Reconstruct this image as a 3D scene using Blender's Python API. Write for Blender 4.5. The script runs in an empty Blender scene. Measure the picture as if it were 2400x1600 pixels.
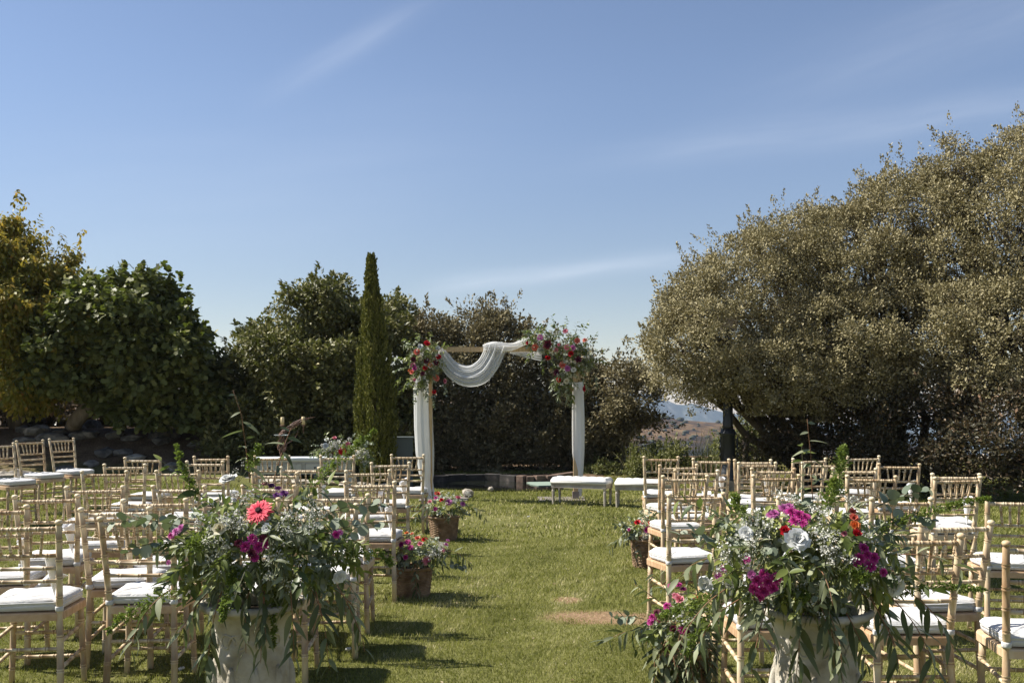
import bpy, math, random, re
import numpy as np
from mathutils import Vector, Matrix, noise, Euler

random.seed(7)
RNG = np.random.default_rng(11)
R = math.radians
sc = bpy.context.scene
COL = sc.collection

# ------------------------------------------------------------------ camera
F, H, Y0 = 2333.0, 1.5, 944.0      # focal length in photo pixels, eye height, horizon row
cam_d = bpy.data.cameras.new("camera")
cam = bpy.data.objects.new("camera", cam_d)
COL.objects.link(cam)
cam.location = (0, 0, H)
cam.rotation_euler = (R(90), 0, 0)
cam_d.sensor_width = 36
cam_d.lens = 36 * F / 2400
cam_d.shift_y = (Y0 - 800) / 2400
cam_d.clip_start = 0.05
cam_d.clip_end = 30000
sc.camera = cam

# ------------------------------------------------------------------ sky and sun
SUN = Vector((-0.88, 0.17, 1.0)).normalized()
SUN_EL = math.asin(SUN.z)
SUN_AZ = math.atan2(SUN.x, SUN.y)          # clockwise from +Y
w = bpy.data.worlds.new("World")
sc.world = w
w.use_nodes = True
nt = w.node_tree
nt.nodes.clear()
def N(tree, typ, **kw):
    n = tree.nodes.new(typ)
    for k, v in kw.items():
        setattr(n, k, v)
    return n
sky = N(nt, 'ShaderNodeTexSky', sky_type='NISHITA')
sky.sun_disc = False
sky.sun_elevation = SUN_EL
sky.sun_rotation = SUN_AZ
sky.altitude = 600
sky.air_density = 0.85
sky.dust_density = 0.15
sky.ozone_density = 2.0
bg = N(nt, 'ShaderNodeBackground')
bg.inputs['Strength'].default_value = 0.082
out = N(nt, 'ShaderNodeOutputWorld')
def math_node(tree, op, a, b=None, c=None):
    n = N(tree, 'ShaderNodeMath', operation=op)
    for i, v in enumerate((a, b, c)):
        if v is None: continue
        if hasattr(v, 'default_value') or hasattr(v, 'links'): tree.links.new(v, n.inputs[i])
        else: n.inputs[i].default_value = v
    return n.outputs[0]
# high cirrus streaks: straight bands of thin cloud on a flat sheet overhead
tc = N(nt, 'ShaderNodeTexCoord')
sep = N(nt, 'ShaderNodeSeparateXYZ'); nt.links.new(tc.outputs['Generated'], sep.inputs[0])
yy = math_node(nt, 'MAXIMUM', sep.outputs['Y'], 0.05)
U = math_node(nt, 'DIVIDE', sep.outputs['X'], yy)
V = math_node(nt, 'DIVIDE', sep.outputs['Z'], yy)
comb = N(nt, 'ShaderNodeCombineXYZ'); nt.links.new(U, comb.inputs[0]); nt.links.new(V, comb.inputs[1])
wob = N(nt, 'ShaderNodeTexNoise'); wob.inputs['Scale'].default_value = 3.0; wob.inputs['Detail'].default_value = 3
nt.links.new(comb.outputs[0], wob.inputs['Vector'])
wobv = math_node(nt, 'MULTIPLY', math_node(nt, 'SUBTRACT', wob.outputs[0], 0.5), 0.030)
def streak(p0, p1, width, amp, soft=0.10, nscale=1.0):
    u0, v0 = (p0[0]-1200)/F, (Y0-p0[1])/F
    u1, v1 = (p1[0]-1200)/F, (Y0-p1[1])/F
    L = math.hypot(u1-u0, v1-v0); tx, ty = (u1-u0)/L, (v1-v0)/L
    along = math_node(nt, 'ADD', math_node(nt, 'MULTIPLY', math_node(nt, 'SUBTRACT', U, u0), tx),
                      math_node(nt, 'MULTIPLY', math_node(nt, 'SUBTRACT', V, v0), ty))
    across = math_node(nt, 'ADD', math_node(nt, 'MULTIPLY', math_node(nt, 'SUBTRACT', U, u0), -ty),
                       math_node(nt, 'MULTIPLY', math_node(nt, 'SUBTRACT', V, v0), tx))
    across = math_node(nt, 'ADD', across, wobv)
    g = math_node(nt, 'DIVIDE', across, width)
    g = math_node(nt, 'EXPONENT', math_node(nt, 'MULTIPLY', math_node(nt, 'MULTIPLY', g, g), -1.0))
    a = N(nt, 'ShaderNodeMapRange', interpolation_type='SMOOTHSTEP'); nt.links.new(along, a.inputs[0])
    a.inputs[1].default_value = 0; a.inputs[2].default_value = soft
    b = N(nt, 'ShaderNodeMapRange', interpolation_type='SMOOTHSTEP'); nt.links.new(along, b.inputs[0])
    b.inputs[1].default_value = L; b.inputs[2].default_value = L-soft
    c = N(nt, 'ShaderNodeCombineXYZ')
    nt.links.new(math_node(nt, 'MULTIPLY', along, 1.5*nscale), c.inputs[0]); nt.links.new(math_node(nt, 'MULTIPLY', across, 14*nscale), c.inputs[1])
    nn = N(nt, 'ShaderNodeTexNoise'); nn.inputs['Scale'].default_value = 2.2; nn.inputs['Detail'].default_value = 4
    nt.links.new(c.outputs[0], nn.inputs['Vector'])
    m = N(nt, 'ShaderNodeMapRange'); nt.links.new(nn.outputs[0], m.inputs[0])
    m.inputs[1].default_value = 0.25; m.inputs[2].default_value = 0.75; m.inputs[3].default_value = 0.35; m.inputs[4].default_value = 1
    r = math_node(nt, 'MULTIPLY', math_node(nt, 'MULTIPLY', g, a.outputs[0]), math_node(nt, 'MULTIPLY', b.outputs[0], m.outputs[0]))
    return math_node(nt, 'MULTIPLY', r, amp)
S = [streak((520, 280), (1120, -60), 0.013, 0.22, 0.20, 2.4),
     streak((930, 690), (1720, 590), 0.009, 0.27, 0.08, 2.6),
     streak((1150, 405), (3000, 170), 0.018, 0.15, 0.30, 2.2),
     streak((1500, 330), (3200, -260), 0.035, 0.11, 0.35, 2.0),
     streak((-300, 420), (1500, 330), 0.060, 0.07, 0.30),
     streak((-200, 560), (1250, 480), 0.045, 0.06, 0.30)]
tot = S[0]
for s_ in S[1:]: tot = math_node(nt, 'ADD', tot, s_)
tot = math_node(nt, 'MINIMUM', tot, 0.6)
tint = N(nt, 'ShaderNodeMix', data_type='RGBA', blend_type='MULTIPLY'); tint.inputs[0].default_value = 1.0
tint.inputs[7].default_value = (1.09, 0.975, 0.915, 1)
lowv = N(nt, 'ShaderNodeMapRange', interpolation_type='SMOOTHSTEP'); nt.links.new(sep.outputs['Z'], lowv.inputs[0])
lowv.inputs[1].default_value = 0.0; lowv.inputs[2].default_value = 0.33
lowc = N(nt, 'ShaderNodeMix', data_type='RGBA'); nt.links.new(lowv.outputs[0], lowc.inputs[0]); lowc.inputs[6].default_value = (0.80, 0.74, 0.68, 1); lowc.inputs[7].default_value = (1, 1, 1, 1)
hzm = N(nt, 'ShaderNodeMix', data_type='RGBA', blend_type='MULTIPLY'); hzm.inputs[0].default_value = 1.0
nt.links.new(sky.outputs[0], hzm.inputs[6]); nt.links.new(lowc.outputs[2], hzm.inputs[7])
nt.links.new(hzm.outputs[2], tint.inputs[6])
mixc = N(nt, 'ShaderNodeMix', data_type='RGBA')
nt.links.new(tot, mixc.inputs[0]); nt.links.new(tint.outputs[2], mixc.inputs[6])
mixc.inputs[7].default_value = (6.0, 6.4, 7.2, 1)
nt.links.new(mixc.outputs[2], bg.inputs['Color'])
nt.links.new(bg.outputs[0], out.inputs['Surface'])

sun_d = bpy.data.lights.new("sun", 'SUN')
sun_d.energy = 4.9
sun_d.angle = R(0.53)
sun_d.color = (1.0, 0.955, 0.88)
sun = bpy.data.objects.new("sun", sun_d)
COL.objects.link(sun)
sun.rotation_euler = SUN.to_track_quat('Z', 'Y').to_euler()
sun.location = SUN * 40

vs = sc.view_settings
sc.display_settings.display_device = 'sRGB'
vs.view_transform = 'Standard'
vs.look = 'None'
vs.gamma = 1
vs.use_curve_mapping = False
vs.exposure = 0.95
sc.cycles.max_bounces = 6
sc.cycles.diffuse_bounces = 3
sc.cycles.glossy_bounces = 2
sc.cycles.transmission_bounces = 3
sc.cycles.transparent_max_bounces = 12
sc.cycles.volume_bounces = 0
sc.cycles.use_denoising = True

# ------------------------------------------------------------------ helpers
def PX(px, py, d):
    """world point seen at photo pixel (px, py) at distance d"""
    return Vector(((px-1200)/F*d, d, H-(py-Y0)/F*d))
def GR(px, py, z=0.0):
    d = F*(H-z)/(py-Y0)
    return PX(px, py, d)

def mat(name, col=(0.5, 0.5, 0.5), rough=0.7, spec=0.3, **kw):
    m = bpy.data.materials.new(name); m.use_nodes = True
    b = m.node_tree.nodes['Principled BSDF']
    b.inputs['Base Color'].default_value = (*col, 1)
    b.inputs['Roughness'].default_value = rough
    b.inputs['Specular IOR Level'].default_value = spec
    for k, v in kw.items(): b.inputs[k].default_value = v
    return m
def ramp(t, fac, stops):
    r = N(t, 'ShaderNodeValToRGB'); e = r.color_ramp.elements
    while len(e) < len(stops): e.new(0.5)
    for i, (p, c) in enumerate(stops):
        e[i].position = p; e[i].color = (*c, 1)
    t.links.new(fac, r.inputs[0])
    return r.outputs[0]
def tnoise(t, vec, scale, detail=4, rough=0.55, dist=0.0):
    n = N(t, 'ShaderNodeTexNoise'); n.inputs['Scale'].default_value = scale
    n.inputs['Detail'].default_value = detail; n.inputs['Roughness'].default_value = rough
    n.inputs['Distortion'].default_value = dist
    if vec is not None: t.links.new(vec, n.inputs['Vector'])
    return n.outputs[0]
def mixcol(t, fac, a, b, mode='MIX'):
    n = N(t, 'ShaderNodeMix', data_type='RGBA', blend_type=mode)
    for i, v in ((0, fac), (6, a), (7, b)):
        if hasattr(v, 'links'): t.links.new(v, n.inputs[i])
        elif isinstance(v, tuple): n.inputs[i].default_value = (*v, 1)
        else: n.inputs[i].default_value = v
    return n.outputs[2]
def bump(t, b, h, strength=0.3, dist=0.01):
    n = N(t, 'ShaderNodeBump'); n.inputs['Strength'].default_value = strength; n.inputs['Distance'].default_value = dist
    t.links.new(h, n.inputs['Height']); t.links.new(n.outputs[0], b.inputs['Normal'])
def mapping(t, scale=(1, 1, 1), coord='Object'):
    tcn = N(t, 'ShaderNodeTexCoord'); m = N(t, 'ShaderNodeMapping'); m.inputs['Scale'].default_value = scale
    t.links.new(tcn.outputs[coord], m.inputs[0]); return m.outputs[0]

def noisy(name, stops, scale=8, rough=0.7, spec=0.3, bmp=0.3, bscale=40, mscale=(1, 1, 1), detail=5, objrand=0.0, bdist=0.01):
    m = mat(name, (0.5,)*3, rough, spec); t = m.node_tree; b = t.nodes['Principled BSDF']
    v = mapping(t, mscale)
    f = tnoise(t, v, scale, detail)
    if objrand:
        oi = N(t, 'ShaderNodeObjectInfo')
        f = math_node(t, 'ADD', f, math_node(t, 'MULTIPLY', math_node(t, 'SUBTRACT', oi.outputs['Random'], 0.5), objrand))
    t.links.new(ramp(t, f, stops), b.inputs['Base Color'])
    if bmp: bump(t, b, tnoise(t, v, bscale, 4), bmp, bdist)
    return m

def leafmat(name, stops, rough=0.45, spec=0.5, trans=0.25, tcol=(0.25, 0.35, 0.05), patch=None):
    """foliage: colour varies leaf by leaf through the attribute 'tone'"""
    m = mat(name, (0.1, 0.1, 0.1), rough, spec); t = m.node_tree; b = t.nodes['Principled BSDF']
    at = N(t, 'ShaderNodeAttribute'); at.attribute_name = 'tone'
    c = ramp(t, at.outputs['Fac'], stops)
    t.links.new(c, b.inputs['Base Color'])
    tr = N(t, 'ShaderNodeBsdfTranslucent')
    t.links.new(mixcol(t, 0.5, c, tcol), tr.inputs['Color'])
    mx = N(t, 'ShaderNodeMixShader'); mx.inputs[0].default_value = trans
    o = t.nodes['Material Output']
    t.links.new(b.outputs[0], mx.inputs[1]); t.links.new(tr.outputs[0], mx.inputs[2]); t.links.new(mx.outputs[0], o.inputs[0])
    return m

def tag(o, label=None, cat=None, group=None, kind=None):
    if label: o['label'] = label
    if cat: o['category'] = cat
    if group: o['group'] = group
    if kind: o['kind'] = kind
    return o
def link(o, parent=None):
    COL.objects.link(o)
    if parent is not None: o.parent = parent
    return o
def empty(name, loc=(0, 0, 0), rz=0.0):
    o = bpy.data.objects.new(name, None); o.location = loc; o.rotation_euler = (0, 0, rz)
    o.empty_display_size = 0.1
    return link(o)
def copy_tree(o, parent=None):
    c = o.copy(); link(c)
    if parent is not None: c.parent = parent
    for ch in list(o.children): copy_tree(ch, c)
    return c

class MB:
    """collects vertices and faces for ONE mesh"""
    def __init__(s): s.v = []; s.f = []
    def add(s, vs, fs):
        o = len(s.v); s.v += [tuple(p) for p in vs]; s.f += [tuple(i+o for i in f) for f in fs]
    def box(s, c, d, M=None, taper=1.0):
        hx, hy, hz = d[0]/2, d[1]/2, d[2]/2
        vs = []
        for z in (-1, 1):
            k = taper if z < 0 else 1
            for x, y in ((-1, -1), (1, -1), (1, 1), (-1, 1)):
                p = Vector((c[0]+x*hx*k, c[1]+y*hy*k, c[2]+z*hz))
                vs.append(M @ p if M else p)
        s.add(vs, [(3, 2, 1, 0), (4, 5, 6, 7), (0, 1, 5, 4), (1, 2, 6, 5), (2, 3, 7, 6), (3, 0, 4, 7)])
    def tube(s, pts, rad, n=8, cap=True):
        pts = [Vector(p) for p in pts]
        if not hasattr(rad, '__len__'): rad = [rad]*len(pts)
        t = (pts[1]-pts[0]).normalized()
        a = t.orthogonal().normalized()
        vs = []; fs = []
        for i, p in enumerate(pts):
            if i == 0: t = pts[1]-pts[0]
            elif i == len(pts)-1: t = pts[-1]-pts[-2]
            else: t = pts[i+1]-pts[i-1]
            if t.length < 1e-9: t = Vector((0, 0, 1))
            t.normalize()
            a = (a - t*a.dot(t)); a = a.normalized() if a.length > 1e-6 else t.orthogonal().normalized()
            b = t.cross(a)
            for k in range(n):
                an = 2*math.pi*k/n
                vs.append(p + (a*math.cos(an)+b*math.sin(an))*rad[i])
            if i:
                for k in range(n):
                    k2 = (k+1) % n
                    fs.append(((i-1)*n+k, (i-1)*n+k2, i*n+k2, i*n+k))
        if cap:
            fs.append(tuple(range(n-1, -1, -1))); fs.append(tuple((len(pts)-1)*n+k for k in range(n)))
        s.add(vs, fs)
    def lathe(s, prof, n=24, c=(0, 0, 0), fn=None):
        vs = []; fs = []
        for i, (r, z) in enumerate(prof):
            for k in range(n):
                a = 2*math.pi*k/n
                rr = r if fn is None else fn(r, z, a)
                vs.append((c[0]+rr*math.cos(a), c[1]+rr*math.sin(a), c[2]+z))
            if i:
                for k in range(n):
                    k2 = (k+1) % n
                    fs.append(((i-1)*n+k, (i-1)*n+k2, i*n+k2, i*n+k))
        fs.append(tuple(range(n-1, -1, -1))); fs.append(tuple((len(prof)-1)*n+k for k in range(n)))
        s.add(vs, fs)
    def ico(s, c, r, jit=0.0, sub=1):
        import bmesh
        bm = bmesh.new(); bmesh.ops.create_icosphere(bm, subdivisions=sub, radius=1)
        r = (r, r, r) if not hasattr(r, '__len__') else r
        vs = []
        for v in bm.verts:
            k = 1+jit*(random.random()-0.5)
            vs.append((c[0]+v.co.x*r[0]*k, c[1]+v.co.y*r[1]*k, c[2]+v.co.z*r[2]*k))
        s.add(vs, [tuple(v.index for v in f.verts) for f in bm.faces]); bm.free()
    def mesh(s, name, m, smooth=True):
        me = bpy.data.meshes.new(name); me.from_pydata(s.v, [], s.f)
        me.materials.append(m)
        if smooth: me.polygons.foreach_set('use_smooth', [True]*len(me.polygons))
        me.update(); return me
    def build(s, name, m, parent=None, smooth=True):
        return link(bpy.data.objects.new(name, s.mesh(name, m, smooth)), parent)

def np_mesh(name, verts, tris, m, tone=None, parent=None, smooth=False):
    me = bpy.data.meshes.new(name)
    nv, nf = len(verts), len(tris)
    me.vertices.add(nv); me.vertices.foreach_set('co', np.ascontiguousarray(verts, dtype=np.float32).ravel())
    me.loops.add(nf*3); me.loops.foreach_set('vertex_index', np.ascontiguousarray(tris, dtype=np.int32).ravel())
    me.polygons.add(nf)
    me.polygons.foreach_set('loop_start', np.arange(0, nf*3, 3, dtype=np.int32))
    me.polygons.foreach_set('loop_total', np.full(nf, 3, dtype=np.int32))
    if smooth: me.polygons.foreach_set('use_smooth', np.ones(nf, dtype=bool))
    if tone is not None:
        a = me.attributes.new('tone', 'FLOAT', 'POINT'); a.data.foreach_set('value', np.ascontiguousarray(tone, dtype=np.float32))
    me.materials.append(m); me.update(calc_edges=True)
    return link(bpy.data.objects.new(name, me), parent)

# leaf outlines (x across, y along, z off the blade) with unit length
TPL = {
 'oak':  (np.array([(0, 0, 0), (-.27, .5, .07), (0, 1, -.05), (.27, .5, .07)]), np.array([(0, 2, 1), (0, 3, 2)])),
 'thin': (np.array([(0, 0, 0), (-.11, .45, .04), (0, 1, -.10), (.11, .45, .04)]), np.array([(0, 2, 1), (0, 3, 2)])),
 'fig':  (np.array([(0, 0, 0), (-.42, .25, .05), (-.22, .42, 0), (-.36, .80, -.04), (0, 1.05, -.12), (.36, .80, -.04), (.22, .42, 0), (.42, .25, .05)]),
          np.array([(0, 2, 1), (0, 3, 2), (0, 4, 3), (0, 5, 4), (0, 6, 5), (0, 7, 6)])),
 'needle': (np.array([(-.07, 0, 0), (.07, 0, 0), (0, 1, 0)]), np.array([(0, 1, 2)])),
}
def norm(a): return a/np.maximum(np.linalg.norm(a, axis=1, keepdims=True), 1e-9)
def unit(n, rng=RNG): return norm(rng.normal(size=(n, 3)))
def leaf_cloud(name, pos, axis, size, m, tone, tpl='oak', parent=None, face=None):
    tv, tt = TPL[tpl]; n = len(pos)
    ax = norm(axis)
    side = np.cross(ax, unit(n) if face is None else face)
    side = norm(side); nz = np.cross(side, ax)
    s = size.reshape(-1, 1, 1)
    V = pos[:, None, :] + s*(tv[None, :, 0:1]*side[:, None, :] + tv[None, :, 1:2]*ax[:, None, :] + tv[None, :, 2:3]*nz[:, None, :])
    K = len(tv)
    T = (np.arange(n)[:, None, None]*K + tt[None]).reshape(-1, 3)
    return np_mesh(name, V.reshape(-1, 3), T, m, np.repeat(tone, K), parent)
# ------------------------------------------------------------------ ground
def sstep(a, b, x):
    t = np.clip((x-a)/(b-a), 0, 1); return t*t*(3-2*t)
def gz(x, y):
    x = np.asarray(x, float); y = np.asarray(y, float)
    z = 0.117*sstep(-4.5, -5.5, x)*sstep(8, 11, y)
    bank = sstep(19.6, 22.6, y)*sstep(-4.2, -7.0, x)*0.80
    z = z + bank
    z = z + 0.012*np.sin(x*1.7+0.4)*np.sin(y*1.3)*sstep(3, 6, y)*0.5
    z = z - 26*sstep(28, 90, y)
    return z
def grid(name, xs, ys, fn, m, smooth=True):
    X, Y = np.meshgrid(xs, ys); Z = fn(X, Y)
    v = np.stack([X, Y, Z], -1).reshape(-1, 3)
    nx, ny = len(xs), len(ys)
    i = np.arange(ny-1)[:, None]*nx+np.arange(nx-1)[None]
    i = i.ravel()
    t = np.concatenate([np.stack([i, i+1, i+nx+1], 1), np.stack([i, i+nx+1, i+nx], 1)])
    return tag(np_mesh(name, v, t, m, smooth=smooth), kind='structure')

# lawn: soil and thatch under the blades; dead patch near the right aisle; bare bank on the left
PATCHES = [(0.48, 6.98, 0.30, 0.24), (0.86, 6.92, 0.30, 0.20), (0.42, 7.6, 0.12, 0.15), (-0.2, 12.6, 0.5, 0.8)]
m_lawn = mat('lawn_soil', (0.1, 0.1, 0.05), 0.95, 0.1)
t = m_lawn.node_tree; b = t.nodes['Principled BSDF']
v = mapping(t)
n1 = tnoise(t, v, 1.2, 4); n2 = tnoise(t, v, 30, 5)
grass_c = ramp(t, math_node(t, 'ADD', math_node(t, 'MULTIPLY', n1, 0.45), math_node(t, 'MULTIPLY', n2, 0.55)),
               [(0.34, (0.055, 0.058, 0.016)), (0.5, (0.12, 0.12, 0.036)), (0.66, (0.20, 0.19, 0.075))])
sp = N(t, 'ShaderNodeSeparateXYZ'); t.links.new(v, sp.inputs[0])
def patchmask(t, sp, nz):
    tot = None
    for (cx, cy, rx, ry) in PATCHES[:3]:
        a = math_node(t, 'DIVIDE', math_node(t, 'SUBTRACT', sp.outputs[0], cx), rx)
        c = math_node(t, 'DIVIDE', math_node(t, 'SUBTRACT', sp.outputs[1], cy), ry)
        g = math_node(t, 'EXPONENT', math_node(t, 'MULTIPLY', math_node(t, 'ADD', math_node(t, 'MULTIPLY', a, a), math_node(t, 'MULTIPLY', c, c)), -1.0))
        tot = g if tot is None else math_node(t, 'ADD', tot, g)
    return math_node(t, 'MULTIPLY', tot, math_node(t, 'ADD', nz, 0.35))
pm = patchmask(t, sp, tnoise(t, v, 5, 4))
soil = ramp(t, n2, [(0.3, (0.16, 0.10, 0.055)), (0.7, (0.30, 0.20, 0.12))])
c = mixcol(t, ramp(t, pm, [(0.25, (0, 0, 0)), (0.6, (1, 1, 1))]), grass_c, soil)
# bank and ground under the trees: dry earth and litter
bk = N(t, 'ShaderNodeMapRange'); t.links.new(math_node(t, 'ADD', sp.outputs[1], math_node(t, 'MULTIPLY', tnoise(t, v, 1.5, 4), 2.0)), bk.inputs[0])
bk.inputs[1].default_value = 20.6; bk.inputs[2].default_value = 21.6
earth = ramp(t, math_node(t, 'ADD', math_node(t, 'MULTIPLY', n2, 0.5), math_node(t, 'MULTIPLY', tnoise(t, v, 2.2, 5), 0.5)),
             [(0.35, (0.05, 0.032, 0.018)), (0.55, (0.15, 0.10, 0.06)), (0.7, (0.27, 0.20, 0.12))])
c = mixcol(t, bk.outputs[0], c, earth)
t.links.new(c, b.inputs['Base Color'])
bump(t, b, n2, 0.6, 0.03)
xs = np.unique(np.concatenate([np.linspace(-60, -12, 25), np.linspace(-12, 12, 97), np.linspace(12, 60, 25)]))
ys = np.unique(np.concatenate([np.linspace(-8, 4, 7), np.linspace(4, 28, 97), np.linspace(28, 95, 30)]))
ground = grid('lawn', xs, ys, gz, m_lawn)

# far slope, mountain and valley floor
def fbm(x, y, sc_, oct=4, seed=0):
    rng = np.random.default_rng(seed); z = np.zeros_like(x, float); a = 1.0
    for o in range(oct):
        for k in range(3):
            th = rng.uniform(0, math.pi); ph = rng.uniform(0, 6.28)
            z += a*np.sin((x*math.cos(th)+y*math.sin(th))*sc_*(1+0.3*k)+ph)/3
        a *= 0.5; sc_ *= 2.1
    return z
def hill_z(x, y):
    crest = -6.5-(x-87)*0.12
    crest = np.clip(crest, -45, 12)
    up = sstep(330, 610, y)
    z = -62+(crest+62)*up
    z = np.where(y > 610, crest-(y-610)*0.16, z)
    z = z+fbm(x, y, 0.02, 5, 3)*3.5*sstep(110, 200, y)*(0.4+0.6*(1-up))
    z = np.where(y < 260, -27+(z+27)*sstep(85, 260, y), z)
    return z
m_hill = mat('dry_hillside', (0.2, 0.15, 0.1), 0.95, 0.05)
t = m_hill.node_tree; b = t.nodes['Principled BSDF']; v = mapping(t)
mm = mapping(t, (0.35, 1.0, 2.0))
f1 = tnoise(t, mm, 0.022, 6, 0.65, 1.0); f2 = tnoise(t, v, 0.12, 6, 0.7)
f = math_node(t, 'ADD', math_node(t, 'MULTIPLY', f1, 0.55), math_node(t, 'MULTIPLY', f2, 0.45))
sp = N(t, 'ShaderNodeSeparateXYZ'); t.links.new(v, sp.inputs[0])
hz_ = N(t, 'ShaderNodeMapRange'); t.links.new(sp.outputs[2], hz_.inputs[0]); hz_.inputs[1].default_value = -34; hz_.inputs[2].default_value = -14
hz_.inputs[3].default_value = -0.10; hz_.inputs[4].default_value = 0.12
f = math_node(t, 'ADD', f, hz_.outputs[0])
t.links.new(ramp(t, f, [(0.44, (0.018, 0.020, 0.015)), (0.54, (0.045, 0.032, 0.024)), (0.61, (0.12, 0.074, 0.038)), (0.72, (0.25, 0.17, 0.085))]), b.inputs['Base Color'])
grid('hill', np.linspace(-500, 900, 141), np.concatenate([np.linspace(86, 700, 124), np.linspace(720, 2300, 40)]), hill_z, m_hill)
def mount_z(x, y):
    ridge = np.interp(x, [-3500, -900, 100, 400, 440, 470, 492, 520, 560, 600, 700, 900, 1500, 3500],
                      [40, 60, 48, 30, 18, 2, -4, 3, -8, -20, -38, -60, -30, -20])
    dd = np.abs(y-2900)
    return ridge-dd*0.42+fbm(x, y, 0.03, 4, 5)*3*np.clip(dd/60, 0.25, 3)
m_mnt = noisy('far_mountain', [(0.40, (0.016, 0.026, 0.018)), (0.54, (0.05, 0.062, 0.045)), (0.66, (0.15, 0.15, 0.12))], scale=0.02, mscale=(1.6, 0.5, 0.6), bmp=0, detail=7, rough=0.95, spec=0.05)
grid('mountain', np.linspace(-3400, 3400, 341), np.linspace(2310, 3500, 60), mount_z, m_mnt)
MB_ = MB(); MB_.add([(-6000, 90, -330), (6000, 90, -330), (6000, 9000, -330), (-6000, 9000, -330)], [(0, 1, 2, 3)])
tag(MB_.build('valley', m_hill), kind='structure')

# scrub dots along the far slope
sv = MB()
for i in range(420):
    y = random.uniform(430, 612); x = random.uniform(20, 190)
    z = float(hill_z(np.array(x), np.array(y))); r = random.uniform(0.8, 1.7)*(1.4 if y > 590 else 1)
    if random.random() < 0.5 and y > 540: continue
    sv.ico((x, y, z+r*0.4), (r*1.2, r, r*0.8), 0.5)
tag(sv.build('hillside_scrub', noisy('scrub', [(0.3, (0.02, 0.026, 0.014)), (0.7, (0.06, 0.065, 0.035))], 0.6, bmp=0)),
    'dark round scrub scattered over the brown hillside beyond the garden', 'scrub', kind='stuff')

# haze
hb = MB(); hb.box((100, 1900, -149), (7200, 3980, 364))
hm = bpy.data.materials.new('haze_air'); hm.use_nodes = True; ht = hm.node_tree; ht.nodes.clear()
pv = N(ht, 'ShaderNodeVolumePrincipled'); pv.inputs['Color'].default_value = (0.62, 0.76, 1.0, 1); pv.inputs['Density'].default_value = 0.00015
ho = N(ht, 'ShaderNodeOutputMaterial'); ht.links.new(pv.outputs[0], ho.inputs['Volume'])
haze = hb.build('haze', hm, smooth=False); tag(haze, kind='stuff')

# ------------------------------------------------------------------ grass blades
def grass(name, x0, x1, y0, y1, dens, h, wd, m, label=None):
    n = int((x1-x0)*(y1-y0)*dens)
    x = RNG.uniform(x0, x1, n); y = RNG.uniform(y0, y1, n)
    keep = np.abs(x) < 0.56*y+1.3
    pond = (y > 16.9+0.13*np.maximum(0, 1.5-x)) & (x < 1.9) & (y < 21)
    keep &= ~pond
    keep &= ~((y > 19.6) & (x < -3.6))
    pk = np.zeros(n)
    for (cx, cy, rx, ry) in PATCHES:
        pk += np.exp(-((x-cx)/rx)**2-((y-cy)/ry)**2)
    pk *= 0.75+0.5*fbm(x, y, 9, 3, 8)
    keep &= RNG.random(n) > np.clip(pk*0.95-0.12, 0, 0.80)
    x, y, pk = x[keep], y[keep], pk[keep]; n = len(x)
    big = 0.5+0.5*np.clip(fbm(x, y, 1.3, 4, 2), -1, 1)
    hh = h*(0.55+0.9*RNG.random(n))*(0.75+0.5*big)*(1-0.4*np.clip(pk, 0, 1))
    a = RNG.uniform(0, 2*np.pi, n); lean = RNG.uniform(0.2, 1.1, n)*hh
    z = gz(x, y)-0.004
    ax = np.cos(a); ay = np.sin(a); sx, sy = -ay*wd/2, ax*wd/2
    c = RNG.uniform(0, 2*np.pi, n)
    sx, sy = np.cos(c)*wd/2, np.sin(c)*wd/2
    p0 = np.stack([x-sx, y-sy, z], 1); p1 = np.stack([x+sx, y+sy, z], 1)
    p2 = np.stack([x+ax*lean, y+ay*lean, z+hh], 1)
    V = np.stack([p0, p1, p2], 1).reshape(-1, 3)
    T = np.arange(3*n).reshape(-1, 3)
    fine = np.clip(fbm(x, y, 6, 3, 4), -1, 1)
    tone = np.clip(0.40+0.34*(big-0.5)+0.20*fine+0.16*np.clip(fbm(x, y, 0.55, 3, 77), -1, 1)+0.16*np.clip(fbm(x, y, 14, 3, 31), -1, 1)+RNG.normal(0, 0.19, n)+0.35*np.clip(pk, 0, 1), 0, 1)
    return V, T, np.repeat(tone, 3)
m_grass = leafmat('grass_blade', [(0.0, (0.070, 0.080, 0.018)), (0.4, (0.20, 0.205, 0.050)), (0.7, (0.345, 0.325, 0.12)), (1.0, (0.58, 0.50, 0.30))],
                  0.6, 0.12, 0.30, (0.36, 0.40, 0.06))
parts_ = [grass('g', -4.5, 4.5, 4.6, 7.5, 8500, 0.023, 0.0052, m_grass), grass('g', -6, 6, 7.5, 11, 3600, 0.026, 0.008, m_grass),
          grass('g', -9.5, 9.5, 11, 22, 900, 0.036, 0.018, m_grass), grass('g', 2.0, 12, 22, 27, 250, 0.045, 0.03, m_grass)]
vo = 0; Vs = []; Ts = []; To = []
for V_, T_, tn in parts_:
    Vs.append(V_); Ts.append(T_+vo); To.append(tn); vo += len(V_)
gr = np_mesh('grass', np.concatenate(Vs), np.concatenate(Ts), m_grass, np.concatenate(To))
tag(gr, 'short mown green lawn grass with a dry bare patch beside the aisle', 'grass', kind='stuff')

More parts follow.
